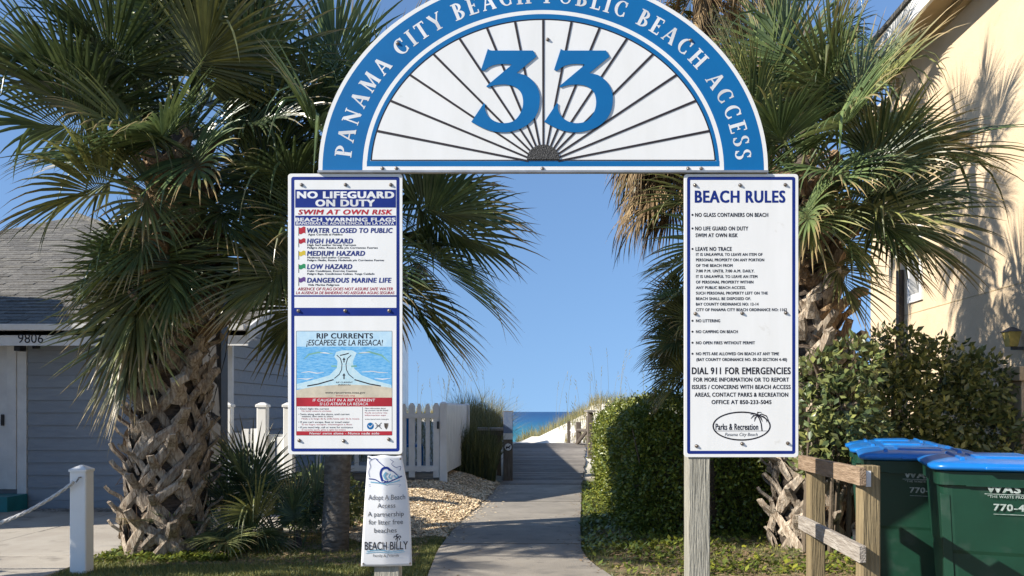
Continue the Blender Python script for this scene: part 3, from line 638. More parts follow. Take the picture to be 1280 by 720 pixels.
# ================================================================== SIGNS
SY = 4.33                                     # plane of the sign faces
def sx(x): return (x-640)*SY/1000
def sz(y): return EYE-(y-514.5)*SY/1000
def P(x, y): return (sx(x), sz(y))
TEXTS = []                                     # (key, string, x0, x1, ytop, ybase, shear, bold, layer)
def txt(key, s, x0, x1, yt, yb, shear=0, bold=0.012, layer=4): TEXTS.append((key, s, x0, x1, yt, yb, shear, bold, layer))
def rect(mb, x0, y0, x1, y1, layer): mb.flat([P(x0, y1), P(x1, y1), P(x1, y0), P(x0, y0)], SY-.00015*layer)
def ring(mb, x0, y0, x1, y1, t, r, layer, n=5):
    def rr(x0, y0, x1, y1, r):
        o = []
        for cx, cy, a in ((x1-r, y0+r, 0), (x0+r, y0+r, 90), (x0+r, y1-r, 180), (x1-r, y1-r, 270)):
            for k in range(n+1):
                q = R(a+90*k/n); o.append(P(cx+r*math.cos(q), cy-r*math.sin(q)))
        return o
    A = rr(x0, y0, x1, y1, r); B = rr(x0+t, y0+t, x1-t, y1-t, max(.1, r-t*.6)); k = len(A); y = SY-.00015*layer
    mb.add([(p[0], y, p[1]) for p in A]+[(p[0], y, p[1]) for p in B], [(i, (i+1) % k, k+(i+1) % k, k+i) for i in range(k)])
def panel(x0, y0, x1, y1, r, th=.006, n=5):
    o = []
    for cx, cy, a in ((x1-r, y0+r, 0), (x0+r, y0+r, 90), (x0+r, y1-r, 180), (x1-r, y1-r, 270)):
        for k in range(n+1):
            q = R(a+90*k/n); o.append(P(cx+r*math.cos(q), cy-r*math.sin(q)))
    return MB().prism(o, SY, SY+th)
def bolt_mesh():
    m = MB(); n = 10
    for k, (rr, yy) in enumerate(((.0125, 0), (.0125, -.003), (.008, -.0035), (.008, -.009), (.0045, -.012))):
        for q in range(n): a = 2*math.pi*q/n; m.v.append((rr*math.cos(a), yy, rr*math.sin(a)))
    for k in range(4):
        for q in range(n): m.f.append((k*n+q, k*n+(q+1) % n, (k+1)*n+(q+1) % n, (k+1)*n+q))
    m.f.append(tuple(range(4*n, 5*n))); m.f = [f[::-1] for f in m.f]
    return m.mesh('bolt')
BOLT = bolt_mesh()
def bolts(parent, pts):
    b = wloc(parent)
    for x, y in pts: link('bolt', BOLT, M['bolt'], parent, loc=(sx(x)-b.x, SY-.001-b.y, sz(y)-b.z), scale=(.8, .65, .8), rot=(0, random.random(), 0))

# ---- left board
wb = thing('warning_board', 'white and blue board headed NO LIFEGUARD ON DUTY with a rip currents poster', 'sign', (sx(431), SY, sz(568)))
part('panel', panel(360, 217, 503, 568, 4), M['sign_white'], wb, bevel=.001)
nb = MB(); ring(nb, 364, 221, 499.5, 564.5, 4, 3, 1)
rect(nb, 369, 237, 495, 259.6, 1.5); rect(nb, 369, 269.6, 495, 282, 1.5); rect(nb, 368, 369, 496, 371, 1.5); rect(nb, 367.9, 384.7, 495.6, 395, 1.5)
part('blue_border', nb, M['navy'], wb)
for s, a in (("NO LIFEGUARD", (372, 492, 239, 247.6)), ("ON DUTY", (395, 468, 249.2, 257.8)), ("BEACH WARNING FLAGS", (369.5, 494, 272, 276.8)), ("BANDERAS DE ADVERTENCIA EN LA PLAYA", (370.5, 492.5, 277.6, 280.8))):
    txt('wb_white', s, *a, bold=.055 if a[3]-a[2] > 4 else .035)
txt('wb_red', "SWIM AT OWN RISK", 373, 490, 261.8, 268, .35, .04)
txt('wb_red', "ABSENCE OF FLAG DOES NOT ASSURE SAFE WATER", 372, 491, 359.3, 362.9, .35, .01)
txt('wb_red', "LA AUSENCIA DE BANDERAS NO ASEGURA AGUAS SEGURAS", 370, 493, 364.2, 367.7, .35, .01)
for s, a in (("WATER CLOSED TO PUBLIC", (384, 490.5, 284.8, 291)), ("HIGH HAZARD", (384, 441, 298, 304.2)), ("MEDIUM HAZARD", (384, 456, 313.4, 319.6)), ("LOW HAZARD", (384, 440, 330, 336.2)), ("DANGEROUS MARINE LIFE", (384, 489, 347, 353.2))):
    txt('wb_navy', s, *a, shear=.25, bold=.045)
for s, a in (("Agua Cerrada al Publico", (385, 428, 291.8, 294.2)), ("High Surf and/or Strong Currents", (384, 445, 305, 307.4)), ("Peligro Alto, Resaca Alta y/o Corrientes Fuertes", (384, 472, 308.4, 310.8)),
             ("Moderate Surf and/or Currents", (384, 437, 320.6, 323)), ("Peligro Medio, Resaca Moderada y/o Corrientes Fuertes", (384, 480, 324, 326.4)),
             ("Calm Conditions, Exercise Caution", (384, 446, 337.4, 339.8)), ("Peligro Bajo, Condiciones Calmas, Tenga Cuidado", (384, 468, 341, 343.4)), ("Vida Marina Peligrosa", (385, 424, 354.8, 357.2))):
    txt('wb_black', s, *a, shear=.2, bold=.02)
for (y, mm, n2) in ((284, 'ink_red', 'red'), (298.5, 'ink_red', 'red'), (314, 'ink_yellow', 'yellow'), (330.5, 'ink_green', 'green'), (347, 'ink_purple', 'purple')):
    f = MB(); hh = 8 if y < 290 else 5.5
    top = [(373.8+k*1.15, y+.9*math.sin(k*.9)) for k in range(8)]
    f.flat([P(a, b+hh) for a, b in top]+[P(a, b) for a, b in reversed(top)], SY-.0004)
    part('flag_symbol', f, M[mm], wb, label=n2+' warning flag symbol')
fp = MB()
for y in (284, 298.5, 314, 330.5, 347): rect(fp, 373, y-.5, 373.8, y+10.5, 3)
part('flagpole_symbols', fp, M['ink_grey'], wb)
# rip current poster (flat print)
pr = part('poster_sky', (lambda m: (rect(m, 370.5, 414, 490, 433.3, 2), m)[1])(MB()), M['p_sky'], wb)
def flatp(name, pts, mm, layer): part(name, MB().flat([P(*p) for p in pts], SY-.00015*layer), M[mm], wb)
def frect(name, x0, y0, x1, y1, mm, layer): m = MB(); rect(m, x0, y0, x1, y1, layer); part(name, m, M[mm], wb)
frect('poster_sea', 370.5, 433.3, 490, 489, 'p_sea', 2)
flatp('poster_channel', [(371, 480), (395, 474), (412, 469), (421, 460), (422, 452), (418, 446), (420, 440), (428, 438), (440, 438), (446, 441), (443, 447), (441, 453), (443, 461), (452, 469), (470, 476), (489, 481), (489.5, 486), (371, 486)], 'p_chan', 2.5)
flatp('poster_sand', [(370.5, 497), (490, 497), (490, 485), (470, 482), (430, 480.5), (395, 483), (370.5, 487.5)], 'p_sand', 3)
def split_parts(name, m, mt, par):      # one object per connected strip
    groups = []; 
    for f in m.f:
        s_ = set(f); hit = [g for g in groups if g[0] & s_]
        for g in hit: groups.remove(g); s_ |= g[0]
        groups.append((s_, [x for g in hit for x in g[1]]+[f]))
    for s_, fs in groups:
        ids = sorted(s_); mp_ = {v: i for i, v in enumerate(ids)}; q = MB(); q.v = [m.v[i] for i in ids]; q.f = [tuple(mp_[i] for i in f) for f in fs]; part(name, q, mt, par)
m = MB()
def stroke(mb, pts, w, layer, taper=False):
    L = []; Rr = []
    for i, (x, y) in enumerate(pts):
        a = pts[max(0, i-1)]; b = pts[min(len(pts)-1, i+1)]; dx, dy = b[0]-a[0], b[1]-a[1]; d = math.hypot(dx, dy) or 1
        ww = w/2*((1-abs(2*i/(len(pts)-1)-1)*.75) if taper else 1); L.append((x-dy/d*ww, y+dx/d*ww)); Rr.append((x+dy/d*ww, y-dx/d*ww))
    A = [P(*p) for p in L]; B = [P(*p) for p in Rr]; y = SY-.00015*layer; n = len(A)
    mb.add([(p[0], y, p[1]) for p in A]+[(p[0], y, p[1]) for p in B], [(i, i+1, n+i+1, n+i) for i in range(n-1)])
stroke(m, [(380, 449), (386, 443), (398, 440.5), (416, 442)], 2.6, 3, True); stroke(m, [(447, 442), (462, 440), (477, 444), (487, 453)], 3, 3, True)
stroke(m, [(414, 457.5), (421, 458)], 2, 3); stroke(m, [(439, 458), (446, 457.5)], 2, 3)
split_parts('poster_shallows', m, M['p_green'], wb)
m = MB()
for a in ([(376, 466), (386, 464.5), (396, 466.5), (405, 465.5)], [(452, 465), (464, 464), (474, 465.5), (485, 466)], [(400, 441), (406, 441), (412, 442)], [(449, 441), (456, 440.7), (463, 441)], [(425, 457), (438, 457)], [(372, 473), (384, 474), (392, 472)], [(468, 473), (478, 474), (488, 473)]):
    stroke(m, a, 1.5, 3.4, True)
split_parts('poster_wave', m, M['ink_white'], wb)
m = MB()
for s in (-1, 1):
    def mx(x): return 430+s*(x-430)
    stroke(m, [(mx(x), y) for x, y in ((384, 482.5), (398, 480), (410, 476.5), (417, 474.5))], 1.5, 3.6)
    stroke(m, [(mx(x), y) for x, y in ((418, 473), (424, 468), (427, 462), (427.5, 455), (425.5, 448), (421, 444))], 1.0, 3.6)
stroke(m, [(430, 474), (430, 469)], 1.4, 3.6); stroke(m, [(430, 453), (430, 449)], 1.4, 3.6); stroke(m, [(425, 444.3), (431, 443), (436, 441.5)], 1.3, 3.6)
for (x, y) in ((430, 467), (430, 447.4)): m.flat([P(x-2, y+2.4), P(x+2, y+2.4), P(x, y-.6)], SY-.0006)
part('poster_arrows', m, M['ink_black'], wb)
m = MB(); ring(m, 370.2, 413.6, 490.3, 544.3, .5, .6, 2.6, 1); rect(m, 453, 509, 453.5, 538.5, 2.4); part('poster_outline', m, M['ink_grey'], wb)
frect('poster_red_band', 370.5, 497, 490, 508, 'ink_red', 3.2); frect('poster_red_band', 370.5, 539, 490, 544, 'ink_red', 3.2)
txt('wb_black', "RIP CURRENTS", 396, 466, 416.4, 423, 0, .03)
txt('wb_black', "¡ESCÁPESE DE LA RESACA!", 383, 478.5, 424.6, 431.8, .25, .01)
txt('wb_black', "www.ripcurrents.noaa.gov", 406.5, 456.5, 489.3, 492, 0, .01); txt('wb_red', "www.usla.org", 419.5, 443.5, 493, 495.6, 0, 0)
txt('wb_black', "RIP CURRENT", 420, 441, 477, 478.8, .2, .01); txt('wb_black', "(RESACA)", 422.5, 438, 480.2, 481.8, .2, .01)
txt('wb_white', "IF CAUGHT IN A RIP CURRENT", 391, 469, 498.4, 501.8, .2, .02); txt('wb_white', "SI LO ATRAPA LA RESACA", 399.5, 460, 503.2, 506.6, .25, .01)
txt('wb_white', "Never swim alone - Nunca nade solo", 387, 474, 540.2, 543, .1, .02)
for s, a in (("• Don't fight the current", (373, 411, 509.8, 512)), ("• Swim along with the shore, until current", (373, 437, 516.6, 518.8)), ("weakens, then swim to shore", (377, 416, 519.4, 521.4)),
             ("• If you can't escape, float or tread water", (373, 437, 526.4, 528.6)), ("• If you need help, call or wave for assistance", (373, 441, 533, 535.2)), ("More information about", (456, 482, 509.5, 511.3)), ("rip currents can be found", (456, 485, 512, 513.8)), ("www.ripcurrents.noaa.gov", (456, 486, 523, 524.6))):
    txt('wb_black', s, *a, bold=.0)
for s, a in (("No luche contra la corriente", (377, 414, 512.8, 514.6)), ("Nade a lo largo de la orilla hasta salir de la resaca", (377, 449, 522.4, 524.3)), ("Si no logra escapar, mantengase a flote", (377, 440, 529.6, 531.4)), ("Si necesita ayuda, grite o agite los brazos", (377, 432, 536.2, 538)), ("Puede encontrar mas", (456, 484, 515, 516.8)), ("informacion aqui", (456, 482, 518, 519.8))):
    txt('wb_pink', s, *a, bold=0)
def disc(mb, cx, cy, rx, ry, layer, n=28): mb.flat([P(cx+rx*math.cos(2*math.pi*k/n), cy-ry*math.sin(2*math.pi*k/n)) for k in range(n)], SY-.00015*layer)
m = MB(); disc(m, 463, 532.5, 4.3, 4.3, 3); part('round_emblem', m, M['sign_blue'], wb)
m = MB(); m.flat([P(459.5, 531), P(463, 533), P(466.5, 529.5), P(464.2, 533.8), P(462, 534.5)], SY-.0006); part('emblem_bird', m, M['ink_white'], wb)
m = MB(); stroke(m, [(469, 528.5), (477, 536)], .9, 3); stroke(m, [(477, 528.5), (469, 536)], .9, 3.2); stroke(m, [(470, 532.3), (476, 532.3)], .9, 3.4); part('crossed_oars', m, M['ink_grey'], wb)
m = MB(); m.flat([P(480, 529), P(485.5, 529), P(485, 533.5), P(482.7, 537), P(480.5, 533.5)], SY-.0005); part('shield_emblem', m, M['wood_dark'], wb)
bolts(wb, [(377, 231), (432, 231), (488.5, 231), (373, 388.5), (431.5, 388.5), (486.5, 388.5), (374, 550.5), (429.5, 551), (486, 549)])

# ---- right board
rb = thing('rules_board', 'white board with blue edge headed BEACH RULES on the right post', 'sign', (sx(926), SY, sz(572)))
part('panel', panel(855, 217.5, 998, 571.5, 4), M['sign_white'], rb, bevel=.001)
m = MB(); ring(m, 858.8, 221, 994.2, 567.5, 4, 3, 1); part('blue_border', m, M['navy'], rb)
txt('rb_navy', "BEACH RULES", 869, 981, 237.8, 253, 0, .04)
RT = [("NO GLASS CONTAINERS ON BEACH", 869, 960, 266, 271), ("NO LIFE GUARD ON DUTY", 869, 935, 283, 288), ("SWIM AT OWN RISK", 869.5, 922, 291.6, 296.4), ("LEAVE NO TRACE", 869.5, 914.5, 308.6, 313.6),
      ("IT IS UNLAWFUL TO LEAVE AN ITEM OF", 870, 953, 316.2, 319.8), ("PERSONAL PROPERTY ON ANY PORTION", 870, 955, 323, 326.6), ("OF THE BEACH FROM", 870, 915.5, 330, 333.6), ("7:00 P.M. UNTIL 7:00 A.M. DAILY.", 870, 943, 336.8, 340.4),
      ("IT IS UNLAWFUL TO LEAVE AN ITEM", 870, 946.5, 343.8, 347.4), ("OF PERSONAL PROPERTY WITHIN", 870, 941.5, 350.7, 354.3), ("ANY PUBLIC BEACH ACCESS.", 870, 932, 357.6, 361.2), ("SUCH PERSONAL PROPERTY LEFT ON THE", 870, 959.5, 364.5, 368.1),
      ("BEACH SHALL BE DISPOSED OF.", 870, 938.5, 371.4, 375), ("BAY COUNTY ORDINANCE NO: 12-14", 870, 948, 378.3, 381.9), ("CITY OF PANAMA CITY BEACH ORDINANCE NO: 1162", 870, 983.5, 385.2, 388.9),
      ("NO LITTERING", 870, 900, 399, 402.8), ("NO CAMPING ON BEACH", 870, 922, 412.6, 416.4), ("NO OPEN FIRES WITHOUT PERMIT", 870, 943.5, 426.5, 430.3), ("NO PETS ARE ALLOWED ON BEACH AT ANY TIME", 870, 973.5, 440.2, 444), ("(BAY COUNTY ORDINANCE NO. 09-20 SECTION 4-40)", 870.5, 983.5, 447.4, 451.2),
      ("DIAL 911 FOR EMERGENCIES", 865, 988, 459, 467.6), ("FOR MORE INFORMATION OR TO REPORT", 867, 986, 471.8, 477), ("ISSUES / CONCERNS WITH BEACH ACCESS", 865, 988, 481, 486.2), ("AREAS, CONTACT PARKS & RECREATION", 868.5, 985, 490.6, 495.8), ("OFFICE AT 850-233-5045", 889.5, 964, 499.9, 505)]
for t in RT: txt('rb_black', *t, 0, .034)
m = MB()
for y in (268.6, 285.6, 311.2, 401, 414.6, 428.4, 442.2): disc(m, 865.6, y, 1.35, 1.35, 3, 10)
part('bullets', m, M['ink_black'], rb)
m = MB()
def ering(mb, cx, cy, rx, ry, t, layer, n=48):
    y = SY-.00015*layer
    A = [P(cx+rx*math.cos(2*math.pi*k/n), cy-ry*math.sin(2*math.pi*k/n)) for k in range(n)]; B = [P(cx+(rx-t)*math.cos(2*math.pi*k/n), cy-(ry-t)*math.sin(2*math.pi*k/n)) for k in range(n)]
    mb.add([(p[0], y, p[1]) for p in A]+[(p[0], y, p[1]) for p in B], [(k, (k+1) % n, n+(k+1) % n, n+k) for k in range(n)])
ering(m, 927, 532.6, 36.5, 18.3, 1.8, 3)
stroke(m, [(893, 538.7), (960, 538.7)], .5, 3)
stroke(m, [(952.5, 538.5), (951.5, 530), (949.5, 524), (947, 520)], 1.5, 3.2)
for q in ([(947, 519.5), (952, 517.5), (958, 520), (961, 526)], [(947, 519.5), (954, 520.5), (958, 524), (958.5, 528)], [(947, 519.5), (951, 522), (953, 527)], [(947, 519.5), (942, 519.5), (938.5, 523.5)], [(947, 519.5), (943, 517), (938, 518)], [(947, 519.5), (947, 515.5), (952, 515.5)], [(947, 519.5), (944, 522.5), (943, 527)]):
    stroke(m, q, 2.0, 3.4, True)
part('palm_logo', m, M['ink_black'], rb)
txt('rb_black', "Parks & Recreation", 894.5, 947.5, 529.3, 537.2, 0, .03); txt('rb_grey', "Panama City Beach", 906, 947, 541, 545, .4, 0)
bolts(rb, [(868.5, 231.5), (925, 231.5), (981.5, 231), (869, 392), (927.5, 391.5), (982, 391), (870.5, 557.5), (927.5, 554.5), (984.5, 554)])

# ---- arch
ar = thing('arch_sign', 'large half round blue and white access arch with the number 33 joining both posts', 'sign', (sx(679), SY, sz(213)))
CXA, CYA = 679, 213
def ell(a, b, t): return P(CXA+a*math.cos(t), CYA-b*math.sin(t))
def half(a, b, n=72, y0=0):
    t0 = math.asin(y0/b) if y0 else 0
    return [ell(a, b, t0+(math.pi-2*t0)*k/n) for k in range(n+1)]
def band(mb, a0, b0, a1, b1, layer, n=72, y0=0, y1=None):
    y1 = y0 if y1 is None else y1
    A = half(a0, b0, n, y0); B = half(a1, b1, n, y1); y = SY-.00015*layer; k = n+1
    mb.add([(p[0], y, p[1]) for p in A]+[(p[0], y, p[1]) for p in B], [(i, i+1, k+i+1, k+i) for i in range(n)])
part('panel', MB().prism([p for p in half(281, 246)], SY, SY+.012), M['sign_white'], ar)
m = MB(); band(m, 276, 241, 226, 200.5, 1); band(m, 220.5, 195.5, 216.2, 189.5, 1.1, y0=4.5, y1=13)
rect(m, 458.5, 201.2, 899.5, 208, 1.2)
part('blue_band', m, M['sign_blue'], ar)
m = MB(); band(m, 216.2, 189.5, 214.6, 187.9, 1.8, y0=13); rect(m, 463.5, 199.6, 894.5, 201.0, 1.8); part('inner_edge', m, M['ink_black'], ar)
part('bottom_channel', MB().box(sx(397.5), sx(959.5), SY-.014, SY+.016, sz(216.3), sz(213.6)), M['frame_metal'], ar)
ray = MB()
for k in range(1, 16):
    a = R(11.25*k); ex, ey = 214.5*math.cos(a)*1.0, 0
    # meet the inner ellipse
    t = 1.0
    for _ in range(30):
        x_, y_ = 200*t*math.cos(a)+.0, 13+8-13+200*t*math.sin(a)
        # point relative to the ellipse centre (origin of the rays is 8 px above it)
        if (x_/214.5)**2+(y_/187.5)**2 > 1: t *= .985
        else: break
    L = 200*t
    # refine outward
    while ((L*math.cos(a))/214.8)**2+((8+L*math.sin(a))/187.9)**2 < 1: L += .5
    o = (679, 205); c, s_ = math.cos(a), math.sin(a); w2 = 1.4
    m1 = MB().prism([P(o[0]+c*19+s_*w2*.8, o[1]-s_*19+c*w2*.8), P(o[0]+c*L+s_*w2, o[1]-s_*L+c*w2), P(o[0]+c*L-s_*w2, o[1]-s_*L-c*w2), P(o[0]+c*19-s_*w2*.8, o[1]-s_*19-c*w2*.8)], SY-.0020, SY-.0005)
    part('ray', m1, M['sunburst_ray'], ar)
part('hub', MB().prism([P(679+20.5*math.cos(math.pi*k/18), 199.5-18.5*math.sin(math.pi*k/18)) for k in range(19)], SY-.006, SY-.0007), M['hub'], ar)
def catmull(pts, n=5):
    o = []
    for i in range(len(pts)-1):
        p0 = pts[max(0, i-1)]; p1 = pts[i]; p2 = pts[i+1]; p3 = pts[min(len(pts)-1, i+2)]
        for k in range(n):
            t = k/n; o.append(tuple(.5*((2*p1[j])+(-p0[j]+p2[j])*t+(2*p0[j]-5*p1[j]+4*p2[j]-p3[j])*t*t+(-p0[j]+3*p1[j]-3*p2[j]+p3[j])*t**3) for j in (0, 1)))
    o.append(pts[-1]); return o
three = [(205,88)]+catmull([(205,88),(215,95),(228,97)],2)[1:]+[(437,97),(455,128),(352,213)]
three += catmull([(352,213),(400,225),(440,257),(465,300),(472,350),(462,410),(430,460),(380,495),(320,514),(270,517),(215,508),(165,488),(120,463)])[1:]
three += [(185,366)]+catmull([(191,372),(190,395),(198,420),(215,443),(248,463),(290,470),(335,460),(365,430),(383,390),(385,345),(372,308),(340,282),(300,272),(258,273),(225,279),(205,286),(197,280)])
three += [(328,170)]+catmull([(322,168),(285,166),(245,170),(212,182),(187,200),(170,196)])
for dxp in (0, 91.2):
    pts = [P(560+a/4.1125+dxp, 40+b/4.1125) for a, b in three]
    part('digit', MB().prism(pts[::-1], SY-.0045, SY-.0022), M['sign_blue'], ar)
# serif lettering along the band
def G_seg(x0, y0, x1, y1, w_):
    dx_, dy_ = x1-x0, y1-y0; d_ = math.hypot(dx_, dy_); nx, ny = -dy_/d_*w_/2, dx_/d_*w_/2
    return [(x0+nx, y0+ny), (x0-nx, y0-ny), (x1-nx, y1-ny), (x1+nx, y1+ny)]
def G_arc(cx, cy, rx, ry, a0, a1, thin, thick, n=14):
    o = []; 
    for k in range(n):
        qs = []
        for a in (a0+(a1-a0)*k/n, a0+(a1-a0)*(k+1)/n):
            a = R(a); t = thin+(thick-thin)*abs(math.cos(a))**1.4
            qs.append(((cx+(rx+t/2)*math.cos(a), cy+(ry+t/2*.5)*math.sin(a)), (cx+(rx-t/2)*math.cos(a), cy+(ry-t/2)*math.sin(a))))
        o.append([qs[0][1], qs[0][0], qs[1][0], qs[1][1]] if a1 > a0 else [qs[0][0], qs[0][1], qs[1][1], qs[1][0]])
    return o
K, T_, SF = .20, .085, .06
def stem(x, y0=0., y1=1., s0=True, s1=True, w_=K):
    o = [[(x-w_/2, y0), (x+w_/2, y0), (x+w_/2, y1), (x-w_/2, y1)]]
    for f, yy in ((s0, y0+SF/2), (s1, y1-SF/2)):
        if f: o.append(G_seg(x-w_/2-.09, yy, x+w_/2+.09, yy, SF))
    return o
def glyph(c):
    if c == 'P': return .66, stem(.2)+G_arc(.28,.73,.26,.24,-90,90,T_,K)+[G_seg(.2,.965,.3,.965,T_), G_seg(.2,.49,.3,.49,T_)]
    if c == 'B': return .70, stem(.2)+G_arc(.28,.745,.22,.225,-90,90,T_,K*.9)+G_arc(.3,.265,.26,.235,-90,90,T_,K)+[G_seg(.2,.965,.3,.965,T_), G_seg(.2,.51,.32,.51,T_), G_seg(.2,.035,.32,.035,T_)]
    if c == 'A': return .84, [G_seg(.12,.02,.42,1,T_), G_seg(.72,0,.42,.98,K), G_seg(.22,.33,.62,.33,T_), G_seg(.02,.025,.24,.025,SF), G_seg(.56,.02,.84,.02,SF)]
    if c == 'N': return .90, [G_seg(.2,0,.2,1,T_), G_seg(.74,0,.74,1,T_), G_seg(.2,.94,.74,.06,K), G_seg(.08,.025,.32,.025,SF), G_seg(.62,.975,.86,.975,SF), G_seg(.06,.98,.24,.98,SF)]
    if c == 'M': return 1.06, [G_seg(.16,0,.2,1,T_), G_seg(.22,.97,.52,.05,K), G_seg(.52,.05,.84,.97,T_), G_seg(.86,1,.9,0,K), G_seg(.05,.025,.28,.025,SF), G_seg(.76,.025,1.03,.025,SF), G_seg(.08,.98,.24,.98,SF), G_seg(.82,.98,.98,.98,SF)]
    if c == 'C': return .82, G_arc(.46,.5,.32,.46,48,312,T_,K,20)+[G_seg(.67,.66,.69,.95,T_), G_seg(.67,.34,.69,.08,T_)]
    if c == 'I': return .40, stem(.2)
    if c == 'T': return .74, stem(.37, s1=False)+[G_seg(.06,.96,.68,.96,T_), G_seg(.07,.8,.07,.98,SF), G_seg(.67,.8,.67,.98,SF)]
    if c == 'Y': return .78, stem(.4,0,.5,s1=False)+[G_seg(.1,.99,.4,.45,K), G_seg(.70,.99,.4,.45,T_), G_seg(.0,.98,.24,.98,SF), G_seg(.58,.98,.80,.98,SF)]
    if c == 'E': return .66, stem(.2)+[G_seg(.2,.97,.58,.97,T_), G_seg(.2,.52,.46,.52,T_), G_seg(.2,.035,.6,.035,T_), G_seg(.57,.8,.57,.98,SF), G_seg(.59,.02,.59,.22,SF), G_seg(.46,.42,.46,.62,SF)]
    if c == 'H': return .90, stem(.2)+stem(.7)+[G_seg(.2,.52,.7,.52,T_)]
    if c == 'U': return .86, stem(.2,.28,1,s0=False)+[G_seg(.7,.28,.7,1,T_), G_seg(.58,.98,.82,.98,SF)]+G_arc(.45,.29,.25,.25,180,360,T_,.11)
    if c == 'L': return .64, stem(.2)+[G_seg(.2,.035,.58,.035,T_), G_seg(.57,.02,.57,.24,SF)]
    if c == 'S': return .60, G_arc(.29,.745,.18,.215,30,270,T_,K*.85)+G_arc(.29,.27,.2,.235,90,-150,T_,K*.95)+[G_seg(.46,.72,.47,.95,SF), G_seg(.1,.28,.09,.06,SF)]
    return .36, []
TXTA = "PANAMA CITY BEACH PUBLIC BEACH ACCESS"
CAP = 21.0; aB, bB = 240.5, 209.0
LET = []
ths = [math.pi*(1-k/4000) for k in range(4001)]
acc = [0]
for k in range(4000): acc.append(acc[-1]+math.hypot(aB*(math.cos(ths[k+1])-math.cos(ths[k])), bB*(math.sin(ths[k+1])-math.sin(ths[k]))))
tot = sum(glyph(c)[0] for c in TXTA); trk = .10*(len(TXTA)-1)
s_start, s_end = 15, acc[-1]-12
adv = (s_end-s_start)/(tot+trk); let = MB(); cur = s_start; li = 0
for c in TXTA:
    wg, polys = glyph(c); mid = cur+wg*adv/2; k = int(np.searchsorted(acc, mid)); k = min(max(k, 1), 3999); th = ths[k]
    bx_, by_ = CXA+aB*math.cos(th), CYA-bB*math.sin(th)
    tx, ty = aB*math.sin(th), bB*math.cos(th); d_ = math.hypot(tx, ty); tx, ty = tx/d_, ty/d_      # direction of travel left->right (y down handled below)
    # tangent in pixel coords: dx = +, dy = -(d/dth) ; outward normal
    tpx, tpy = tx, ty*1.0
    npx, npy = tpy, -tpx
    if npx*math.cos(th)*1+npy*(-math.sin(th)) < 0: npx, npy = -npx, -npy
    sxg = min(adv, CAP*.98)
    let = MB()
    for pol in polys:
        pp = []
        for gx, gy in pol:
            u_ = (gx-wg/2)*sxg*1.02; v_ = gy*CAP
            pp.append(P(bx_+tpx*u_+npx*v_, by_+tpy*u_+npy*v_))
        A = sum(pp[i][0]*pp[(i+1) % len(pp)][1]-pp[(i+1) % len(pp)][0]*pp[i][1] for i in range(len(pp)))
        if A < 0: pp = pp[::-1]
        let.flat(pp, SY-.0006-.00002*(li % 25)); li += 1
    cur += (wg+.10)*adv
    if polys: part('letter', let, M['ink_white'], ar)
bolts(ar, [(478, 210.6), (495.5, 210.6), (678, 210.8), (860, 210.8), (876.5, 210.8), (684.5, 49.5), (497, 54), (863, 50.5)])

# posts of the arch
for x0, x1, lab in ((467.5, 505.8, 'grey weathered square post behind the left board'), (861.3, 888, 'grey weathered square post under the BEACH RULES board')):
    o = part('sign_post', MB().box(sx(x0), sx(x0)+.116 if x0 > 800 else sx(x0)+.135, SY+.0065, SY+.13, -.3, sz(216.5)), M['wood_post'], None, bevel=.005)
    tag(o, lab, 'post', 'posts carrying the arch')

# ---- adopt-a-beach banner on the left post
def bend(x, z, lift=0.0):
    yy = (EYE-z)*1000/SY+514.5; xx = x*1000/SY+640
    t = (yy-569)/139; c = (xx-459)/50
    amp = .02*math.sin(math.pi*min(max(t, 0), 1))
    return SY-.010-amp*(1.2-1.0*abs(c-.45)) + .075*max(0, c-.42)**1.5*(1-.45*t) - .03*max(0, .2-t)*max(0, c-.2) - lift
bn = thing('adopt_banner', 'small curled white banner reading Adopt A Beach Access below the left board', 'banner', (sx(484), SY, sz(708)))
V = []; F = []; nx_, nz_ = 20, 40
for j in range(nz_+1):
    t = j/nz_; yy = 569.5+138*t; xl = 460.3-8.6*t; xr = 502+13.5*(1-(1-t)**2.2)-.8*t+ (1.6*math.sin(t*6))*(t > .2)*.3
    for i in range(nx_+1):
        xx = xl+(xr-xl)*i/nx_; x, z = P(xx, yy + .8*math.sin(i*.5)*(j == 0)); V.append((x, bend(x, z), z))
for j in range(nz_):
    for i in range(nx_):
        a = j*(nx_+1)+i; F.append((a+nx_+1, a+nx_+2, a+1, a))
mb_ = MB(); mb_.v = V; mb_.f = F
bo = part('sheet', mb_, M['poster'], bn, smooth=True); so = bo.modifiers.new('thickness', 'SOLIDIFY'); so.thickness = .0015; so.offset = 1
def bentstroke(name, lines, mm, layer=1):
    m = MB()
    for pts, w_ in lines: stroke(m, catmull(pts, 4) if len(pts) > 2 else pts, w_, 0, False)
    m.v = [(x, bend(x, z, .0028+.0003*layer), z) for x, y, z in m.v]; part(name, m, M[mm], bn)
bentstroke('wave_logo', [([(462, 598), (470, 599), (478, 603), (486, 601)], 1.2), ([(479, 601), (476.5, 592), (479, 585.5), (485, 584.5), (488, 588)], 2.6), ([(480, 600), (486, 602), (494, 599), (502.5, 595)], 1.4), ([(486, 585), (493, 590), (499, 596)], 1.0), ([(471, 574), (480, 582), (490, 588.5)], .9)], 'navy', 1)
bentstroke('wave_logo', [([(464, 602), (474, 603), (484, 605)], 1.2), ([(484, 604), (494, 602), (500, 600)], 1.2), ([(484, 590), (481, 594), (484, 599)], 2.4), ([(489, 592), (487, 596), (490, 598)], 1.6), ([(493, 594), (496, 597), (498, 594)], 1.4), ([(459, 688.5), (474, 686.5), (490, 688.5), (505, 687.6)], .9), ([(458, 690.8), (474, 689), (490, 690.6), (506, 689.6)], .8)], 'p_teal', 2)
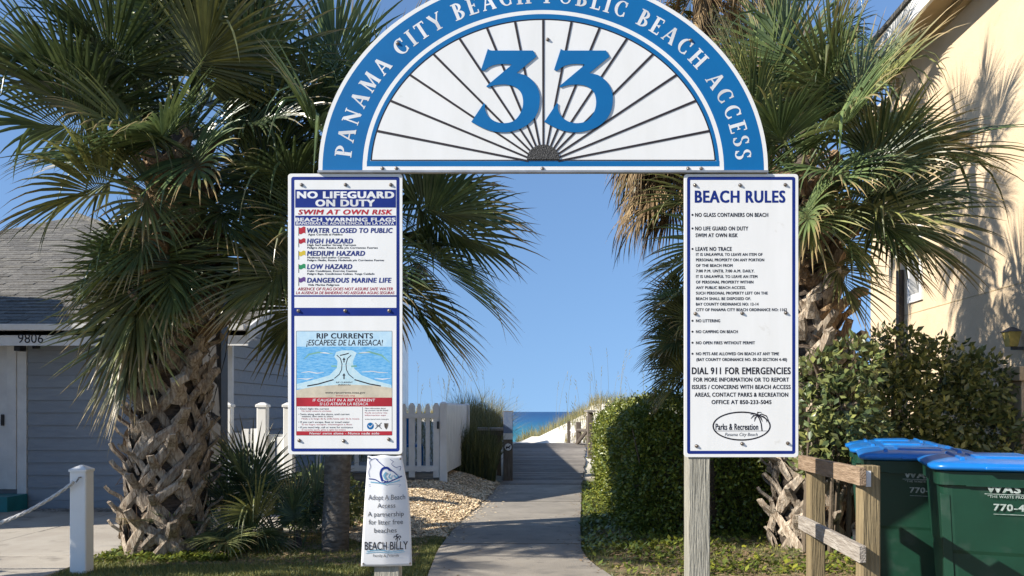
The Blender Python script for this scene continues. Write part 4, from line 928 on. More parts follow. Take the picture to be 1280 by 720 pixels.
bentstroke('cloud_outline', [([(463, 596), (461.5, 589), (464, 583), (462.5, 577), (468, 573), (473, 574)], .55), ([(488, 574), (492, 577), (490, 580), (495, 584), (501, 583), (500, 588)], .55), ([(462, 605.5), (501, 606.2)], .5), ([(462.5, 607.5), (500, 608)], .3)], 'ink_navy', 1)
TB = [("Adopt A Beach", 461.5, 506.5, 617.8, 624), ("Access", 473, 495, 628.2, 633.8), ("A partnership", 460.8, 505, 638.8, 644.6), ("for litter free", 462, 504, 648.6, 654.6), ("beaches", 468.8, 496.5, 659, 664.8), ("Family & Friends", 467, 499, 692.2, 695.2)]
for t in TB: txt('bn_grey', *t, 0, .0)
txt('bn_black', "BEACH BILLY", 456.8, 509.8, 676.4, 686.4, 0, .008)
bentstroke('palm_mark', [([(497, 676.5), (497.3, 671)], .9), ([(497.3, 671), (494, 669.5), (493, 672)], 1.0), ([(497.3, 671), (500.5, 669.5), (501.3, 672)], 1.0), ([(497.3, 671), (496, 668), (498.5, 667.6)], 1.0), ([(497.3, 671), (495.5, 673), (495.5, 674.5)], .9), ([(497.3, 671), (499.8, 672.6), (499.6, 674.6)], .9)], 'ink_black', 1)
for x, y in ((461.5, 572), (500.5, 573.5), (454.5, 704), (512.5, 704.5)):
    b_ = wloc(bn); X_, Z_ = P(x, y); link('screw', BOLT, M['bolt'], bn, loc=(X_-b_.x, bend(X_, Z_, .003)-b_.y, Z_-b_.z), scale=(.42, .5, .42))

# ---- all lettering turned into meshes
KEYS = {'wb_white': (wb, 'ink_white'), 'wb_red': (wb, 'ink_red'), 'wb_navy': (wb, 'ink_navy'), 'wb_black': (wb, 'ink_black'), 'wb_pink': (wb, 'ink_pink'),
        'rb_navy': (rb, 'navy'), 'rb_black': (rb, 'ink_black'), 'rb_grey': (rb, 'ink_grey'), 'bn_grey': (bn, 'ink_grey'), 'bn_black': (bn, 'ink_black')}
def text_geo(items):
    """[(string, bold)] -> list of (verts2d, faces)"""
    objs = []
    for s_, bold in items:
        cu = bpy.data.curves.new('t', 'FONT'); cu.body = s_; cu.size = 1; cu.resolution_u = 3; cu.fill_mode = 'FRONT'
        if bold > .015: cu.space_character = 1.05+bold*1.2
        o_ = bpy.data.objects.new('t', cu); COL.objects.link(o_); objs.append(o_)
    bpy.context.view_layer.update(); dg_ = bpy.context.evaluated_depsgraph_get(); out = []
    for o_ in objs:
        me = bpy.data.meshes.new_from_object(o_.evaluated_get(dg_))
        out.append(([(v.co.x, v.co.y) for v in me.vertices], [tuple(p.vertices) for p in me.polygons]))
        bpy.data.meshes.remove(me)
    for o_ in objs:
        cu = o_.data; bpy.data.objects.remove(o_); bpy.data.curves.remove(cu)
    return out
geo = text_geo([(t[1], t[7]) for t in TEXTS]+[("H", 0.0)])
hv = geo.pop()[0]; CAPH = max(v[1] for v in hv)
parts_ = {}
for t, (vs, fs) in zip(TEXTS, geo):
    key, s_, x0, x1, yt, yb, shear, bold, layer = t
    mb_ = MB()
    vs = [(a+shear*b*.6, b) for a, b in vs]
    mn = min(v[0] for v in vs); mx_ = max(v[0] for v in vs); k = (x1-x0)/(mx_-mn); ky = (yb-yt)/(CAPH+bold)
    mb_ = MB(); par, mm = KEYS[key]
    hb_ = bold*.95
    for c_, (ox, oz) in enumerate(((0, 0),) if bold < .006 else ((-hb_, -hb_*.5), (hb_, -hb_*.5), (-hb_, hb_*.5), (hb_, hb_*.5))):   # heavier weight: the same letters struck four times
        V_ = []
        for a, b in vs:
            X_, Z_ = P(x0+(a+ox-mn)*k, yb-(b+oz)*ky)
            V_.append((X_, bend(X_, Z_, .0034+.00003*c_) if key.startswith('bn') else SY-.00015*layer-.00003*c_, Z_))
        mb_.add(V_, fs)
    part('lettering', mb_, M[mm], par)

def label_on(par, s_, origin, xdir, zdir, width, cap, m_, bold=.02, nrm=(0, -.002, 0), name='lettering', maxw=None):
    (vs, fs), = text_geo([(s_, bold)])
    mn = min(v[0] for v in vs); mx_ = max(v[0] for v in vs); k = width/(mx_-mn); O = Vector(origin); xd = Vector(xdir); zd = Vector(zdir); nn = Vector(nrm)
    m = MB(); h_ = bold*.8
    for c_, (ox, oz) in enumerate(((0, 0),) if bold < .006 else ((-h_, -h_*.5), (h_, -h_*.5), (-h_, h_*.5), (h_, h_*.5))):
        m.add([tuple(O+xd*((a+ox-mn)*k)+zd*((b+oz)*cap/CAPH)+nn*(1+.02*c_)) for a, b in vs], fs)
    return part(name, m, m_, par)
label_on(house, "9806", (-6.73, 10.90, 2.335), (1, 0, 0), (0, 0, 1), .345, .125, M['ink_black'], .0, (0, -.004, 0), 'house_number')
# ================================================================== PALMS
def frond_mesh(name, e, seed, Lp=.84, Ls=1.04, nseg=50, droop=.28, twist=0, broken=.06, spread=128, pet=.016, tipdroop=1.0):
    rg = random.Random(seed); V = []; F = []
    er = R(e); d = Vector((math.cos(er), 0, math.sin(er))); Z = Vector((0, 0, 1))
    # petiole, bending down a little
    pts = [Vector((0, 0, 0))]; cur = d.copy(); np_ = 7
    for k in range(np_):
        cur = (cur - Z*.045*abs(cur.x)).normalized(); pts.append(pts[-1]+cur*Lp/np_)
    hub = pts[-1]; d = cur.normalized(); side = Vector((0, 1, 0)); nrm = side.cross(d).normalized()
    if nrm.z < 0: nrm = -nrm
    tw = R(twist); s2 = side*math.cos(tw)+nrm*math.sin(tw); n2 = nrm*math.cos(tw)-side*math.sin(tw)
    mb = MB(); mb.tube(pts, [pet*1.7]+[pet]*(np_-1)+[pet*.8], 5)
    costa = [hub]; cc = d.copy()
    for k in range(6):
        cc = (cc - Z*.05 - n2*.05).normalized(); costa.append(costa[-1]+cc*.06)
    for i in range(nseg):
        f = (i+.5)/nseg*2-1; th = R(spread)*f + rg.uniform(-.02, .02)
        c_i = max(0, 1-abs(f)*1.35); k0 = c_i*5.99; a = int(k0); st = costa[a].lerp(costa[min(6, a+1)], k0-a)
        dirv = (d*math.cos(th)+s2*math.sin(th)); dirv = (dirv + n2*(.34*abs(math.sin(th)) + rg.uniform(-.07, .07))).normalized()
        wv = dirv.cross(n2).normalized(); L = Ls*(.80+.22*math.cos(th))*rg.uniform(.88, 1.06)
        dr = droop*rg.uniform(.6, 1.4); bk = rg.random() < broken; bend_at = rg.uniform(.35, .6)
        ts = (0, .18, .36, .52, .68, .84, 1.0); p = st.copy(); cur = dirv.copy(); prev = 0; rows = []
        wmax = rg.uniform(.036, .048)*Ls/1.0
        for t in ts:
            st_len = (t-prev)*L
            g = dr*(t**1.5)*.9*tipdroop
            if bk and t > bend_at: g += .9
            cur = (cur - Z*g*(1-abs(cur.z)*.5)).normalized() if t > 0 else cur
            p = p + cur*st_len; prev = t
            w_ = (.006 + t/.36*(wmax-.006)) if t < .36 else wmax*(1-((t-.36)/.64)**1.3)+.001
            sd_ = (wv - cur*wv.dot(cur)).normalized(); up = sd_.cross(cur); 
            rows.append((p-sd_*w_/2, p+up*(w_*.32), p+sd_*w_/2))
        o = len(mb.v); mb.v += [tuple(q) for r_ in rows for q in r_]
        for k in range(len(ts)-1):
            b = o+k*3; mb.f += [(b, b+1, b+4, b+3), (b+1, b+2, b+5, b+4)]
    me = mb.mesh(name); return me
ELS = [80, 64, 48, 32, 16, 0, -16, -32, -50, -68]
FV = {}
for i, e in enumerate(ELS):
    for s_ in range(3):
        FV[(i, s_)] = frond_mesh('frond', e+random.uniform(-5, 5), 100+i*7+s_, droop=.10+.09*abs(math.cos(R(e)))+.04*s_, twist=(-38, 8, 42)[s_])
DV = [frond_mesh('dry_frond', e, 500+e, droop=.9, broken=.6, nseg=36, spread=110, Ls=.8, twist=tw, Lp=.75) for e, tw in ((-28, 20), (-42, -30), (-58, 10), (-74, 40))]
def boot_mesh(seed, lower=True):
    rg = random.Random(seed); mb = MB()
    def ribbon(pts, ws, th):
        pts = [Vector(p) for p in pts]; o = len(mb.v); n = len(pts)
        for i, p in enumerate(pts):
            t = (pts[min(n-1, i+1)]-pts[max(0, i-1)]).normalized(); nn = Vector((1, 0, .0)); nn = (nn-t*nn.dot(t)).normalized(); s_ = t.cross(nn)
            wv = ws[i]/2
            mb.v += [tuple(p-s_*wv), tuple(p-s_*wv*.6+nn*th), tuple(p+s_*wv*.6+nn*th), tuple(p+s_*wv)]
        for i in range(n-1):
            b = o+i*4
            for k in range(4): mb.f.append((b+k, b+(k+1) % 4, b+4+(k+1) % 4, b+4+k))
        mb.f.append((o+3, o+2, o+1, o)); b = o+(n-1)*4; mb.f.append((b, b+1, b+2, b+3))
    if lower:
        sp = rg.uniform(.17, .22); out = rg.uniform(.04, .09); a = rg.uniform(-.015, .015); b = rg.uniform(-.02, .02)
        ribbon([(-.03, -sp, -.24), (.01, -sp*.82, -.16), (.045, -sp*.5+a, -.07), (.065, -.025, .03)], [.075, .10, .095, .075], .018)
        ribbon([(-.03, sp, -.24), (.01, sp*.82, -.16), (.04, sp*.5+a, -.07), (.06, .025, .03)], [.075, .10, .095, .075], .016)
        ribbon([(.045, 0, .0), (.075, b, .07), (.07+out, b*1.5, .13), (.075+out*1.3, b*2, .15+rg.uniform(0, .05))], [.12, .10, .08, .05+rg.uniform(0, .03)], .022)
    else:
        out = rg.uniform(.04, .11)
        ribbon([(-.02, -.11, -.12), (.04, -.05, -.02), (.07, -.01, .05)], [.10, .09, .07], .03)
        ribbon([(-.02, .11, -.12), (.04, .05, -.02), (.07, .01, .05)], [.10, .09, .07], .03)
        ribbon([(.03, 0, -.04), (.09, rg.uniform(-.02, .02), .05), (.06+out, rg.uniform(-.04, .04), .12), (.08+out, rg.uniform(-.05, .05), .155)], [.12, .11, .085, .075], .05)
    me = mb.mesh('leaf_base'); return me
BT = [boot_mesh(s_) for s_ in range(5)]; BU = [boot_mesh(20+s_, False) for s_ in range(5)]

def palm(label, base, top, r0, r1, boots=None, nf=34, fscale=1.0, az0=0, skirt=0, mats=('frond',), trunk='trunk', emin=0, emax=9, cat='palm tree', group=None, azskip=None, extra=()):
    t = thing('palm_tree', label, cat, base, group)
    B = Vector(base); T = Vector(top); n = 14
    ax = lambda s_: Vector((B.x+(T.x-B.x)*s_**1.3, B.y+(T.y-B.y)*s_**1.3, B.z+(T.z-B.z)*s_))
    mb = MB(); mb.tube([ax(k/n)+Vector((0, 0, -.15 if k == 0 else 0)) for k in range(n+1)], [(r0+(r1-r0)*k/n)*(1+.05*math.sin(k*2.1))*(1 if k < n-1 else (.75 if k == n-1 else .3)) for k in range(n+1)], 18)
    part('trunk', mb, M[trunk], t, smooth=True)
    H = T.z-B.z; rnd = random.Random(int(az0*10)+3)
    if boots:
        zb0, zb1, nb_, mode = boots
        fib = MB()
        for k in range(nb_):
            s_ = (k+.5)/nb_; z = zb0+(zb1-zb0)*s_; p = ax((z-B.z)/H); az = k*R(137.508)+az0+rnd.uniform(-.12, .12)
            r_ = r0+(r1-r0)*(z-B.z)/H
            up = s_ > mode; me = (BU if up else BT)[rnd.randrange(5)]
            q = p+Vector((math.cos(az), math.sin(az), 0))*(r_-.005)
            sc = rnd.uniform(.85, 1.2)*(r0/.27)**.6
            mt = 'boot_brown' if (rnd.random() < max(0, (s_-.45)*2.2)) else 'boot'
            link('leaf_base', me, M[mt], t, loc=tuple(q-B), rot=(rnd.uniform(-.22, .22), rnd.uniform(-.12, .2), az), scale=(sc*rnd.uniform(.9, 1.2), sc, sc), slot=True)
        for _ in range(260):
            z = rnd.uniform(zb0, zb1); a = rnd.uniform(0, 6.28); p = ax((z-B.z)/H); r_ = r0+.03; q = p+Vector((math.cos(a), math.sin(a), 0))*r_
            a2 = a+rnd.uniform(-.4, .4); L = rnd.uniform(.08, .28); q2 = p+Vector((math.cos(a2), math.sin(a2), 0))*(r_+rnd.uniform(.02, .12))+Vector((0, 0, rnd.uniform(-L, L)))
            fib.tube([q, (q+q2)/2+Vector((0, 0, .02)), q2], [.005, .004, .002], 3, cap=False)
        part('trunk_fibres', fib, M['fibre'], t, kind='stuff')
    off = T-B
    for k in range(nf):
        s_ = k/(nf-1); idx = emin+s_**.85*(emax-emin)+rnd.uniform(-.5, .5); idx = int(round(min(9, max(0, idx))))
        az = k*R(137.508)+az0+rnd.uniform(-.2, .2); z = .12-.8*s_
        dg_ = math.degrees(az) % 360
        if azskip and azskip[0] < dg_ < azskip[1] and idx >= azskip[2]: idx = max(0, azskip[2]-1-rnd.randrange(3))
        me = FV[(idx, rnd.randrange(3))]; sc = fscale*rnd.uniform(.88, 1.08)*(1-.08*s_)
        mt = mats[rnd.randrange(len(mats))]
        if s_ > .93: mt = 'frond_olive'
        link('frond', me, M[mt], t, loc=(off.x+.08*math.cos(az), off.y+.08*math.sin(az), off.z+z), rot=(rnd.uniform(-.1, .1), 0, az), scale=(sc,)*3, slot=True)
    for (az, i_, v_, sc, z, mt) in extra:      # individual fronds read off the photograph
        az = R(az); link('frond', FV[(i_, v_)], M[mt], t, loc=(off.x+.08*math.cos(az), off.y+.08*math.sin(az), off.z+z), rot=(0, 0, az), scale=(sc,)*3, slot=True)
    for k in range(skirt):
        s_ = k/max(1, skirt-1); az = k*R(137.508)+az0*2; z = -.5-s_*(2.0 if skirt < 50 else 2.6)
        sc = fscale*rnd.uniform(.8, 1.0); me = DV[rnd.randrange(4)]
        link('dry_frond', me, M['frond_dead' if rnd.random() < .8 else 'frond_olive'], t, loc=(off.x+.12*math.cos(az), off.y+.12*math.sin(az), off.z+z), rot=(rnd.uniform(-.1, .1), 0, az), scale=(sc,)*3, slot=True)
    return t
# azimuth: 0 = right, 90 = away, 180 = left, 270 = towards the camera
palm('big booted cabbage palm with criss-cross leaf bases in front of the grey house', (-3.44, 7.95, 0), (-3.33, 8.0, 4.3), .33, .17, boots=(.05, 4.0, 150, .36), nf=44, fscale=1.0, az0=.4, emax=4.5, azskip=(120, 250, 4),
     mats=('frond', 'frond', 'frond', 'frond_olive'), extra=[(250, 5, 1, .85, -.45, 'frond'), (275, 6, 0, .8, -.55, 'frond_olive'), (300, 5, 2, .85, -.4, 'frond'), (265, 7, 1, .75, -.8, 'frond'), (320, 6, 1, .8, -.6, 'frond'),  (290, 8, 1, .7, -1.0, 'frond'), (240, 7, 2, .75, -.95, 'frond'), (205, 9, 1, .75, -.8, 'frond_olive'), (225, 9, 1, 1.0, -1.15, 'frond_olive'), (235, 9, 0, .9, -1.25, 'frond_olive'), (245, 9, 0, .95, -.8, 'frond_olive'), (215, 9, 2, .9, -.9, 'frond_olive'),
        (262, 9, 1, .9, -.7, 'frond'), (178, 3, 1, 1.1, 0, 'frond'), (210, 3, 0, 1.1, 0, 'frond')])
palm('slim grey-trunked palm growing behind the left board and banner', (-1.78, 8.05, 0), (-1.62, 8.15, 3.75), .135, .12, nf=30, fscale=.92, az0=1.9, trunk='trunk_grey', mats=('frond',), emax=6.5,
     extra=[(0, 6, 1, .95, -.35, 'frond'), (350, 8, 1, .9, -.5, 'frond'), (10, 5, 0, .9, -.3, 'frond'), (200, 7, 2, .9, -.3, 'frond'), (160, 6, 0, .95, -.3, 'frond'), (185, 6, 1, .95, -.3, 'frond')])
palm('thick booted cabbage palm with pruned leaf bases standing behind the BEACH RULES board', (3.10, 8.3, 0), (3.0, 8.3, 4.05), .32, .18, boots=(.05, 3.8, 140, .32), nf=38, fscale=.86, az0=3.1, emax=5.2,
     mats=('frond', 'frond', 'frond_olive'), extra=[(0, 4, 1, 1.12, -.1, 'frond'), (255, 6, 1, .75, -.4, 'frond_olive'), (285, 7, 0, .7, -.55, 'frond'), (315, 6, 2, .75, -.45, 'frond'), (300, 8, 1, .65, -.75, 'frond_olive'), (270, 5, 1, .75, -.3, 'frond'), (352, 6, 0, .95, -.2, 'frond'), (8, 4, 2, 1.05, .1, 'frond'), (355, 7, 1, .85, -.2, 'frond')])
palm('tall palm with a shaggy skirt of dry brown fronds hanging behind the arch', (2.25, 9.6, 0), (2.35, 9.6, 7.5), .19, .15, nf=20, fscale=.62, az0=5.2, skirt=56, mats=('frond', 'frond_olive'), trunk='trunk', emax=8)
_e = [o for o in COL.objects if o.name.startswith('palm_tree') and 'shaggy' in o.get('label', '')][0]; _b = wloc(_e)
for k in range(40):
    az = R(random.uniform(120, 250) if k % 4 else random.uniform(0, 360)); sc = random.uniform(.8, 1.0)
    link('dry_frond', DV[random.choice((0, 0, 1, 1, 2))], M['frond_dead' if k % 7 else 'frond_olive'], _e, loc=(2.3+.12*math.cos(az)-_b.x, 9.6+.12*math.sin(az)-_b.y, random.uniform(4.55, 5.9)), rot=(random.uniform(-.1, .1), 0, az), scale=(sc,)*3, slot=True)
palm('dark tall palm against the cream building, its crown cut by the top of the frame', (4.6, 12.6, 0), (4.65, 12.6, 7.5), .17, .14, nf=22, fscale=.72, az0=.9, skirt=8, mats=('frond',), trunk='trunk')
def skirt_of(x, y, z0, z1, par, n, sc, mats):   # living lower fronds hugging the trunk under the tall palm's skirt
    b = wloc(par)
    for k in range(n):
        s_ = k/(n-1); az = k*R(137.5)+1.0
        link('frond', FV[(random.choice((5, 6, 7, 8)), random.randrange(3))], M[random.choice(mats)], par, loc=(x-b.x, y-b.y, z0+(z1-z0)*s_-b.z), rot=(0, 0, az), scale=(sc,)*3, slot=True)
dp = thing('palm_tree', 'young full-skirted palm with dense yellowish green fans left of the BEACH RULES board', 'palm tree', (2.15, 9.0, 0))
part('trunk', MB().tube([(2.15, 9.0, -.1), (2.17, 9.0, 2), (2.2, 9.0, 3.2)], [.16, .14, .12], 12), M['trunk'], dp, smooth=True)
skirt_of(2.2, 9.0, 2.05, 3.1, dp, 44, .46, ('frond', 'frond_olive', 'frond_olive'))

palm('unseen palm added outside the left edge to cast shade over the path', (-6.9, 5.5, 0), (-6.85, 5.5, 4.2), .26, .16, boots=(.05, 3.6, 60, .4), nf=15, fscale=.95, az0=2.2, emax=6, mats=('frond', 'frond_olive'),  # stands wholly out of view, added for its shadow on the path
     extra=[(5, 6, 1, 1.0, -.2, 'frond_olive'), (20, 7, 1, 1.0, -.3, 'frond')])
# palmettos
def palmetto(label, base, fans, sc=.5, rootr=.05):
    t = thing('palmetto', label, 'palmetto', base); b = Vector(base)
    for (az, idx, v_, s_, z, mt) in fans:
        az = R(az); link('fan_leaf', FV[(idx, v_)], M[mt], t, loc=(rootr*math.cos(az), rootr*math.sin(az), z), rot=(0, 0, az), scale=(s_*sc,)*3, slot=True)
    part('stem', MB().tube([(b.x, b.y, -.05), (b.x, b.y, .18)], [.05, .035], 8), M['trunk'], t)
    return t
palmetto('spiky fan palmetto with leaning green stems before the white vinyl posts', (-2.42, 8.35, 0), [(170, 1, 1, 1.25, .1, 'frond'), (200, 2, 1, 1.2, .1, 'frond'), (150, 1, 0, 1.3, .1, 'frond'), (215, 3, 0, 1.1, .05, 'frond'), (20, 1, 2, 1.1, .05, 'frond'), (260, 2, 2, 1.1, .05, 'frond_olive'), (185, 4, 1, 1.1, .05, 'frond'), (240, 4, 1, .9, .05, 'frond')], sc=.50)
palmetto('low spreading palmetto beside the foot of the dark utility post', (-3.02, 8.15, 0), [(180, 2, 1, 1, .1, 'frond'), (230, 3, 1, 1, .1, 'frond'), (300, 4, 1, 1, .1, 'frond_olive'), (330, 3, 0, 1, .08, 'frond'), (0, 2, 1, 1, .08, 'frond'), (60, 1, 2, 1.1, .08, 'frond'), (270, 5, 1, .9, .08, 'frond_dead'), (205, 5, 1, .9, .1, 'frond_dead'), (350, 4, 2, .9, .1, 'frond')], sc=.46)
palmetto('narrow upright palmetto sprout between the spiky palmetto and the slim trunk', (-2.2, 8.2, 0), [(0, 0, 1, 1, .0, 'frond'), (90, 0, 0, 1, .0, 'frond'), (180, 0, 2, 1, 0, 'frond'), (270, 0, 1, .9, 0, 'frond'), (45, 1, 1, .8, 0, 'frond')], sc=.42)

# ================================================================== HEDGE AND BUSH
def leaf_cloud(name, P_, N_, size, m, parent, label=None, fold=.25, asp=.55):
    n = len(P_); d = RNG.normal(0, 1, (n, 3)); d += N_*.9; d[:, 2] += .15; d /= np.linalg.norm(d, axis=1)[:, None]
    q = RNG.normal(0, 1, (n, 3)); s_ = np.cross(d, q); s_ /= np.linalg.norm(s_, axis=1)[:, None]; u = np.cross(s_, d)
    L = (size*RNG.uniform(.6, 1.35, n))[:, None]; W = L*asp*.5
    V = np.stack([P_, P_+d*L*.45-s_*W+u*L*fold*.3, P_+d*L, P_+d*L*.45+s_*W+u*L*fold*.3, P_+d*L*.45], 1).reshape(-1, 3)
    i = np.arange(n)[:, None]*5
    F = np.concatenate([i+np.array([[0, 1, 4]]), i+np.array([[1, 2, 4]]), i+np.array([[4, 2, 3]]), i+np.array([[0, 4, 3]])], 0)
    V -= np.array(wloc(parent))
    return link(name, npmesh(name, V, F), m, parent, kind='stuff')
hd = thing('hedge', 'clipped boxy green hedge along the right side of the path', 'hedge', (1.9, 10, 0))
def hedge_pts(n):
    out = []; nor = []
    LY0, LY1, ZT = 8.85, 17.2, 1.60
    k = n
    y = LY0 + (LY1-LY0)*RNG.random(k)**1.5; z = ZT*RNG.random(k); side_ = np.zeros(k)
    x = .72+.06*y; xa = np.stack([x, y, z], 1); na = np.tile([-1., 0, 0], (k, 1))
    k2 = int(n*.75); x2 = 1.25+RNG.random(k2)*2.3; z2 = ZT*RNG.random(k2); f = np.stack([x2, np.full(k2, LY0), z2], 1); nf_ = np.tile([0, -1., 0], (k2, 1))
    k3 = int(n*.45); y3 = LY0+(LY1-LY0)*RNG.random(k3)**1.7; x3 = .72+.06*y3+RNG.random(k3)*2.3; t_ = np.stack([x3, y3, np.full(k3, ZT)], 1); nt_ = np.tile([0, 0, 1.], (k3, 1))
    Pp = np.concatenate([xa, f, t_]); Nn = np.concatenate([na, nf_, nt_])
    # round the edges: pull corner points inwards
    u = Pp[:, 0]-.06*Pp[:, 1]-.72; v = Pp[:, 1]-LY0; w_ = ZT-Pp[:, 2]; r_ = .38
    r_ = .65
    def rnd(a, b):
        ca = np.clip(r_-a, 0, r_); cb = np.clip(r_-b, 0, r_); dd = np.hypot(ca, cb); over = np.clip(dd-r_, 0, None); dd[dd == 0] = 1
        return over*ca/dd, over*cb/dd
    a1, b1 = rnd(u, v); Pp[:, 0] += a1; Pp[:, 1] += b1
    a1, b1 = rnd(u, w_); Pp[:, 0] += a1; Pp[:, 2] -= b1
    a1, b1 = rnd(v, w_); Pp[:, 1] += a1; Pp[:, 2] -= b1
    bump_ = .07*vnoise(Pp[:, 1]+Pp[:, 0], Pp[:, 2]*1.3, 3.2, 1)+.05*vnoise(Pp[:, 0]*2, Pp[:, 2]*2+Pp[:, 1], 4.5, 4)
    return Pp, Nn, bump_
Pp, Nn, bb = hedge_pts(26000)
depth = RNG.exponential(.05, len(Pp))
Pp2 = Pp + Nn*(bb-depth)[:, None]
Pp2[:, 2] = np.maximum(Pp2[:, 2], .03)
leaf_cloud('foliage', Pp2, Nn, .047, M['leaf_hedge'], hd)
# loose sprigs over the outline
k = RNG.random(len(Pp)) < .05; sp = Pp[k]+Nn[k]*(bb[k]+RNG.uniform(.02, .12, k.sum()))[:, None]
leaf_cloud('sprigs', sp, Nn[k], .05, M['leaf_hedge'], hd)
core = MB()
cs = []
for y in np.linspace(9.15, 17, 16):
    for (ux, zz) in ((.98, .02), (.95, 1.2), (1.15, 1.36), (3.2, 1.36), (3.2, .02)): cs.append((ux+.06*y+.03*math.sin(y*9+zz*5), y, zz))
nn_ = 16
for i in range(nn_-1):
    for j in range(5): core.f.append((i*5+j, (i+1)*5+j, (i+1)*5+(j+1) % 5, i*5+(j+1) % 5))
core.v = cs; core.f += [(0, 1, 2, 3, 4), (79, 78, 77, 76, 75)]
part('inner_growth', core, M['twig'], hd)
for k in range(14): 
    x0 = random.uniform(1.5, 3.2); part('branch', MB().tube([(x0, 9.3, 0), (x0+random.uniform(-.2, .2), 9.15, .5), (x0+random.uniform(-.4, .4), 8.95, 1.2)], [.02, .015, .006], 5), M['twig'], hd)

bu = thing('bush', 'loose broad-leaved bush with pale lit leaves growing behind the green carts', 'bush', (4.6, 9.3, 0))
blobs = [(3.55, 8.75, 1.35, .42), (3.75, 8.9, .8, .5), (3.95, 9.1, 1.75, .45), (4.3, 9.3, 1.3, .6), (4.45, 9.3, 2.0, .38), (4.8, 9.4, 1.5, .6), (5.05, 9.4, 1.85, .40), (5.35, 9.5, 1.2, .55), (5.45, 9.4, 1.7, .38), (5.7, 9.3, 1.0, .4), (4.6, 9.2, .6, .7), (5.3, 9.2, .5, .6), (3.55, 8.4, 1.75, .2), (3.55, 8.6, 1.7, .25), (2.95, 7.72, 1.75, .22), (3.18, 7.75, 1.45, .3), (2.86, 7.7, 1.38, .2), (3.32, 7.8, 1.85, .26), (3.4, 7.9, 1.2, .3), (3.1, 7.7, 1.15, .22), (2.9, 7.85, .95, .16)]
PL_, NL_ = [], []
for (cx, cy, cz, r_) in blobs:
    n = int(5200*r_*r_); v = RNG.normal(0, 1, (n, 3)); v /= np.linalg.norm(v, axis=1)[:, None]; rr = r_*RNG.uniform(.55, 1.12, n)**.6
    PL_.append(np.array([cx, cy, cz])+v*rr[:, None]*np.array([1, 1, 1.05])); NL_.append(v)
PL_ = np.concatenate(PL_); NL_ = np.concatenate(NL_); kk = PL_[:, 2] > .03; 
leaf_cloud('foliage', PL_[kk], NL_[kk], .088, M['leaf_bush'], bu, asp=.5)
for (cx, cy, cz, r_) in blobs:
    bx0 = 4.4+(cx-4.4)*.5 if cx > 3.5 else cx
    part('branch', MB().tube([(bx0, cy+.1, 0), ((bx0+cx)/2, cy+.05, cz*.6), (cx, cy, cz), (cx+random.uniform(-.15, .15), cy, cz+r_*.9)], [.028, .02, .012, .004], 6), M['twig'], bu)
part('dry_twig', MB().tube([(4.25, 9.6, 1.9), (4.24, 9.6, 2.5), (4.26, 9.6, 2.78)], [.006, .004, .002], 4), M['twig'], bu)

# shaded greenery left of the path behind the banner
sh = thing('low_shrub', 'low dark leafy shrub between the slim palm trunk and the fence', 'shrub', (-2.1, 9.6, 0))
v = RNG.normal(0, 1, (2600, 3)); v /= np.linalg.norm(v, axis=1)[:, None]; rr = RNG.uniform(.5, 1, 2600)**.5
pp = np.array([-2.25, 9.5, .3])+v*rr[:, None]*np.array([.5, .5, .45]); kk = pp[:, 2] > .02; leaf_cloud('foliage', pp[kk], v[kk], .07, M['leaf_bush'], sh)
part('branch', MB().tube([(-2.2, 9.5, 0), (-2.2, 9.5, .5)], [.03, .01], 6), M['twig'], sh)

# ================================================================== UTILITY POST, ROPE FENCE
up_ = thing('utility_post', 'dark grey square utility post with black cables behind the big left palm', 'post', (-3.25, 8.65, 0))
part('shaft', MB().box(-3.36, -3.145, 8.65, 8.86, -.2, 3.52), M['dark_metal'], up_, bevel=.006)
for k, xo in enumerate((0, .03, .055)):
    part('cable', MB().tube([(-3.40-xo, 8.60, 4.0), (-3.39-xo*.5, 8.58, 3.0), (-3.385+xo, 8.57, 2.0), (-3.36+xo*1.5, 8.56, 1.2), (-3.28+xo, 8.55, .5), (-3.26+xo, 8.58, -.05)], .010, 6), M['cable'], up_)
part('cable', MB().tube([(-3.02, 8.62, 2.6), (-3.08, 8.60, 2.0), (-3.2, 8.56, 1.5), (-3.25, 8.55, 1.1)], .006, 5), M['cable'], up_)
for k in range(3): part('cable_coil', MB().tube([(-3.22+.12*math.cos(a*.4)+.02*k, 8.54+.01*k, .98+.12*math.sin(a*.4)) for a in range(16)], .008, 5), M['cable'], up_)
part('junction_box', MB().box(-3.345, -3.16, 8.55, 8.648, .55, .85), M['dark_metal'], up_, bevel=.01)

rp = thing('rope_post', 'short white post with pointed cap holding a sagging white rope', 'post', (-3.71, 6.9, 0))
part('shaft', MB().loft([(-.1, .07, .07, .012, -3.71, 6.9), (.885, .07, .07, .012, -3.71, 6.9)], 2), M['vinyl'], rp)
part('cap', MB().loft([(.886, .078, .078, .012, -3.71, 6.9), (.905, .078, .078, .012, -3.71, 6.9), (.94, .012, .012, .005, -3.71, 6.9)], 2), M['vinyl'], rp)
part('hook', MB().tube([(-3.71+.03, 6.828, .84), (-3.71+.03, 6.80, .84), (-3.70, 6.79, .80)], .007, 6), M['bolt'], rp)
rp2 = thing('rope_post', 'left end white post holding the far end of the sagging rope, just outside the picture', 'post', (-6.1, 6.9, 0))
part('shaft', MB().loft([(-.1, .07, .07, .012, -6.1, 6.9), (.885, .07, .07, .012, -6.1, 6.9)], 2), M['vinyl'], rp2)
ro = MB(); nR = 90
for st in range(3):
    pts = []
    for k in range(nR+1):
        t = k/nR; x = -3.72+t*(-6.05+3.72); z = .80-1.0*t*(1-t)*1.75*(1-.0*t); a = k*.9+st*2.094
        pts.append((x+.0*math.cos(a), 6.79+.010*math.cos(a), z+.010*math.sin(a)))
    ro.tube(pts, .0085, 5)
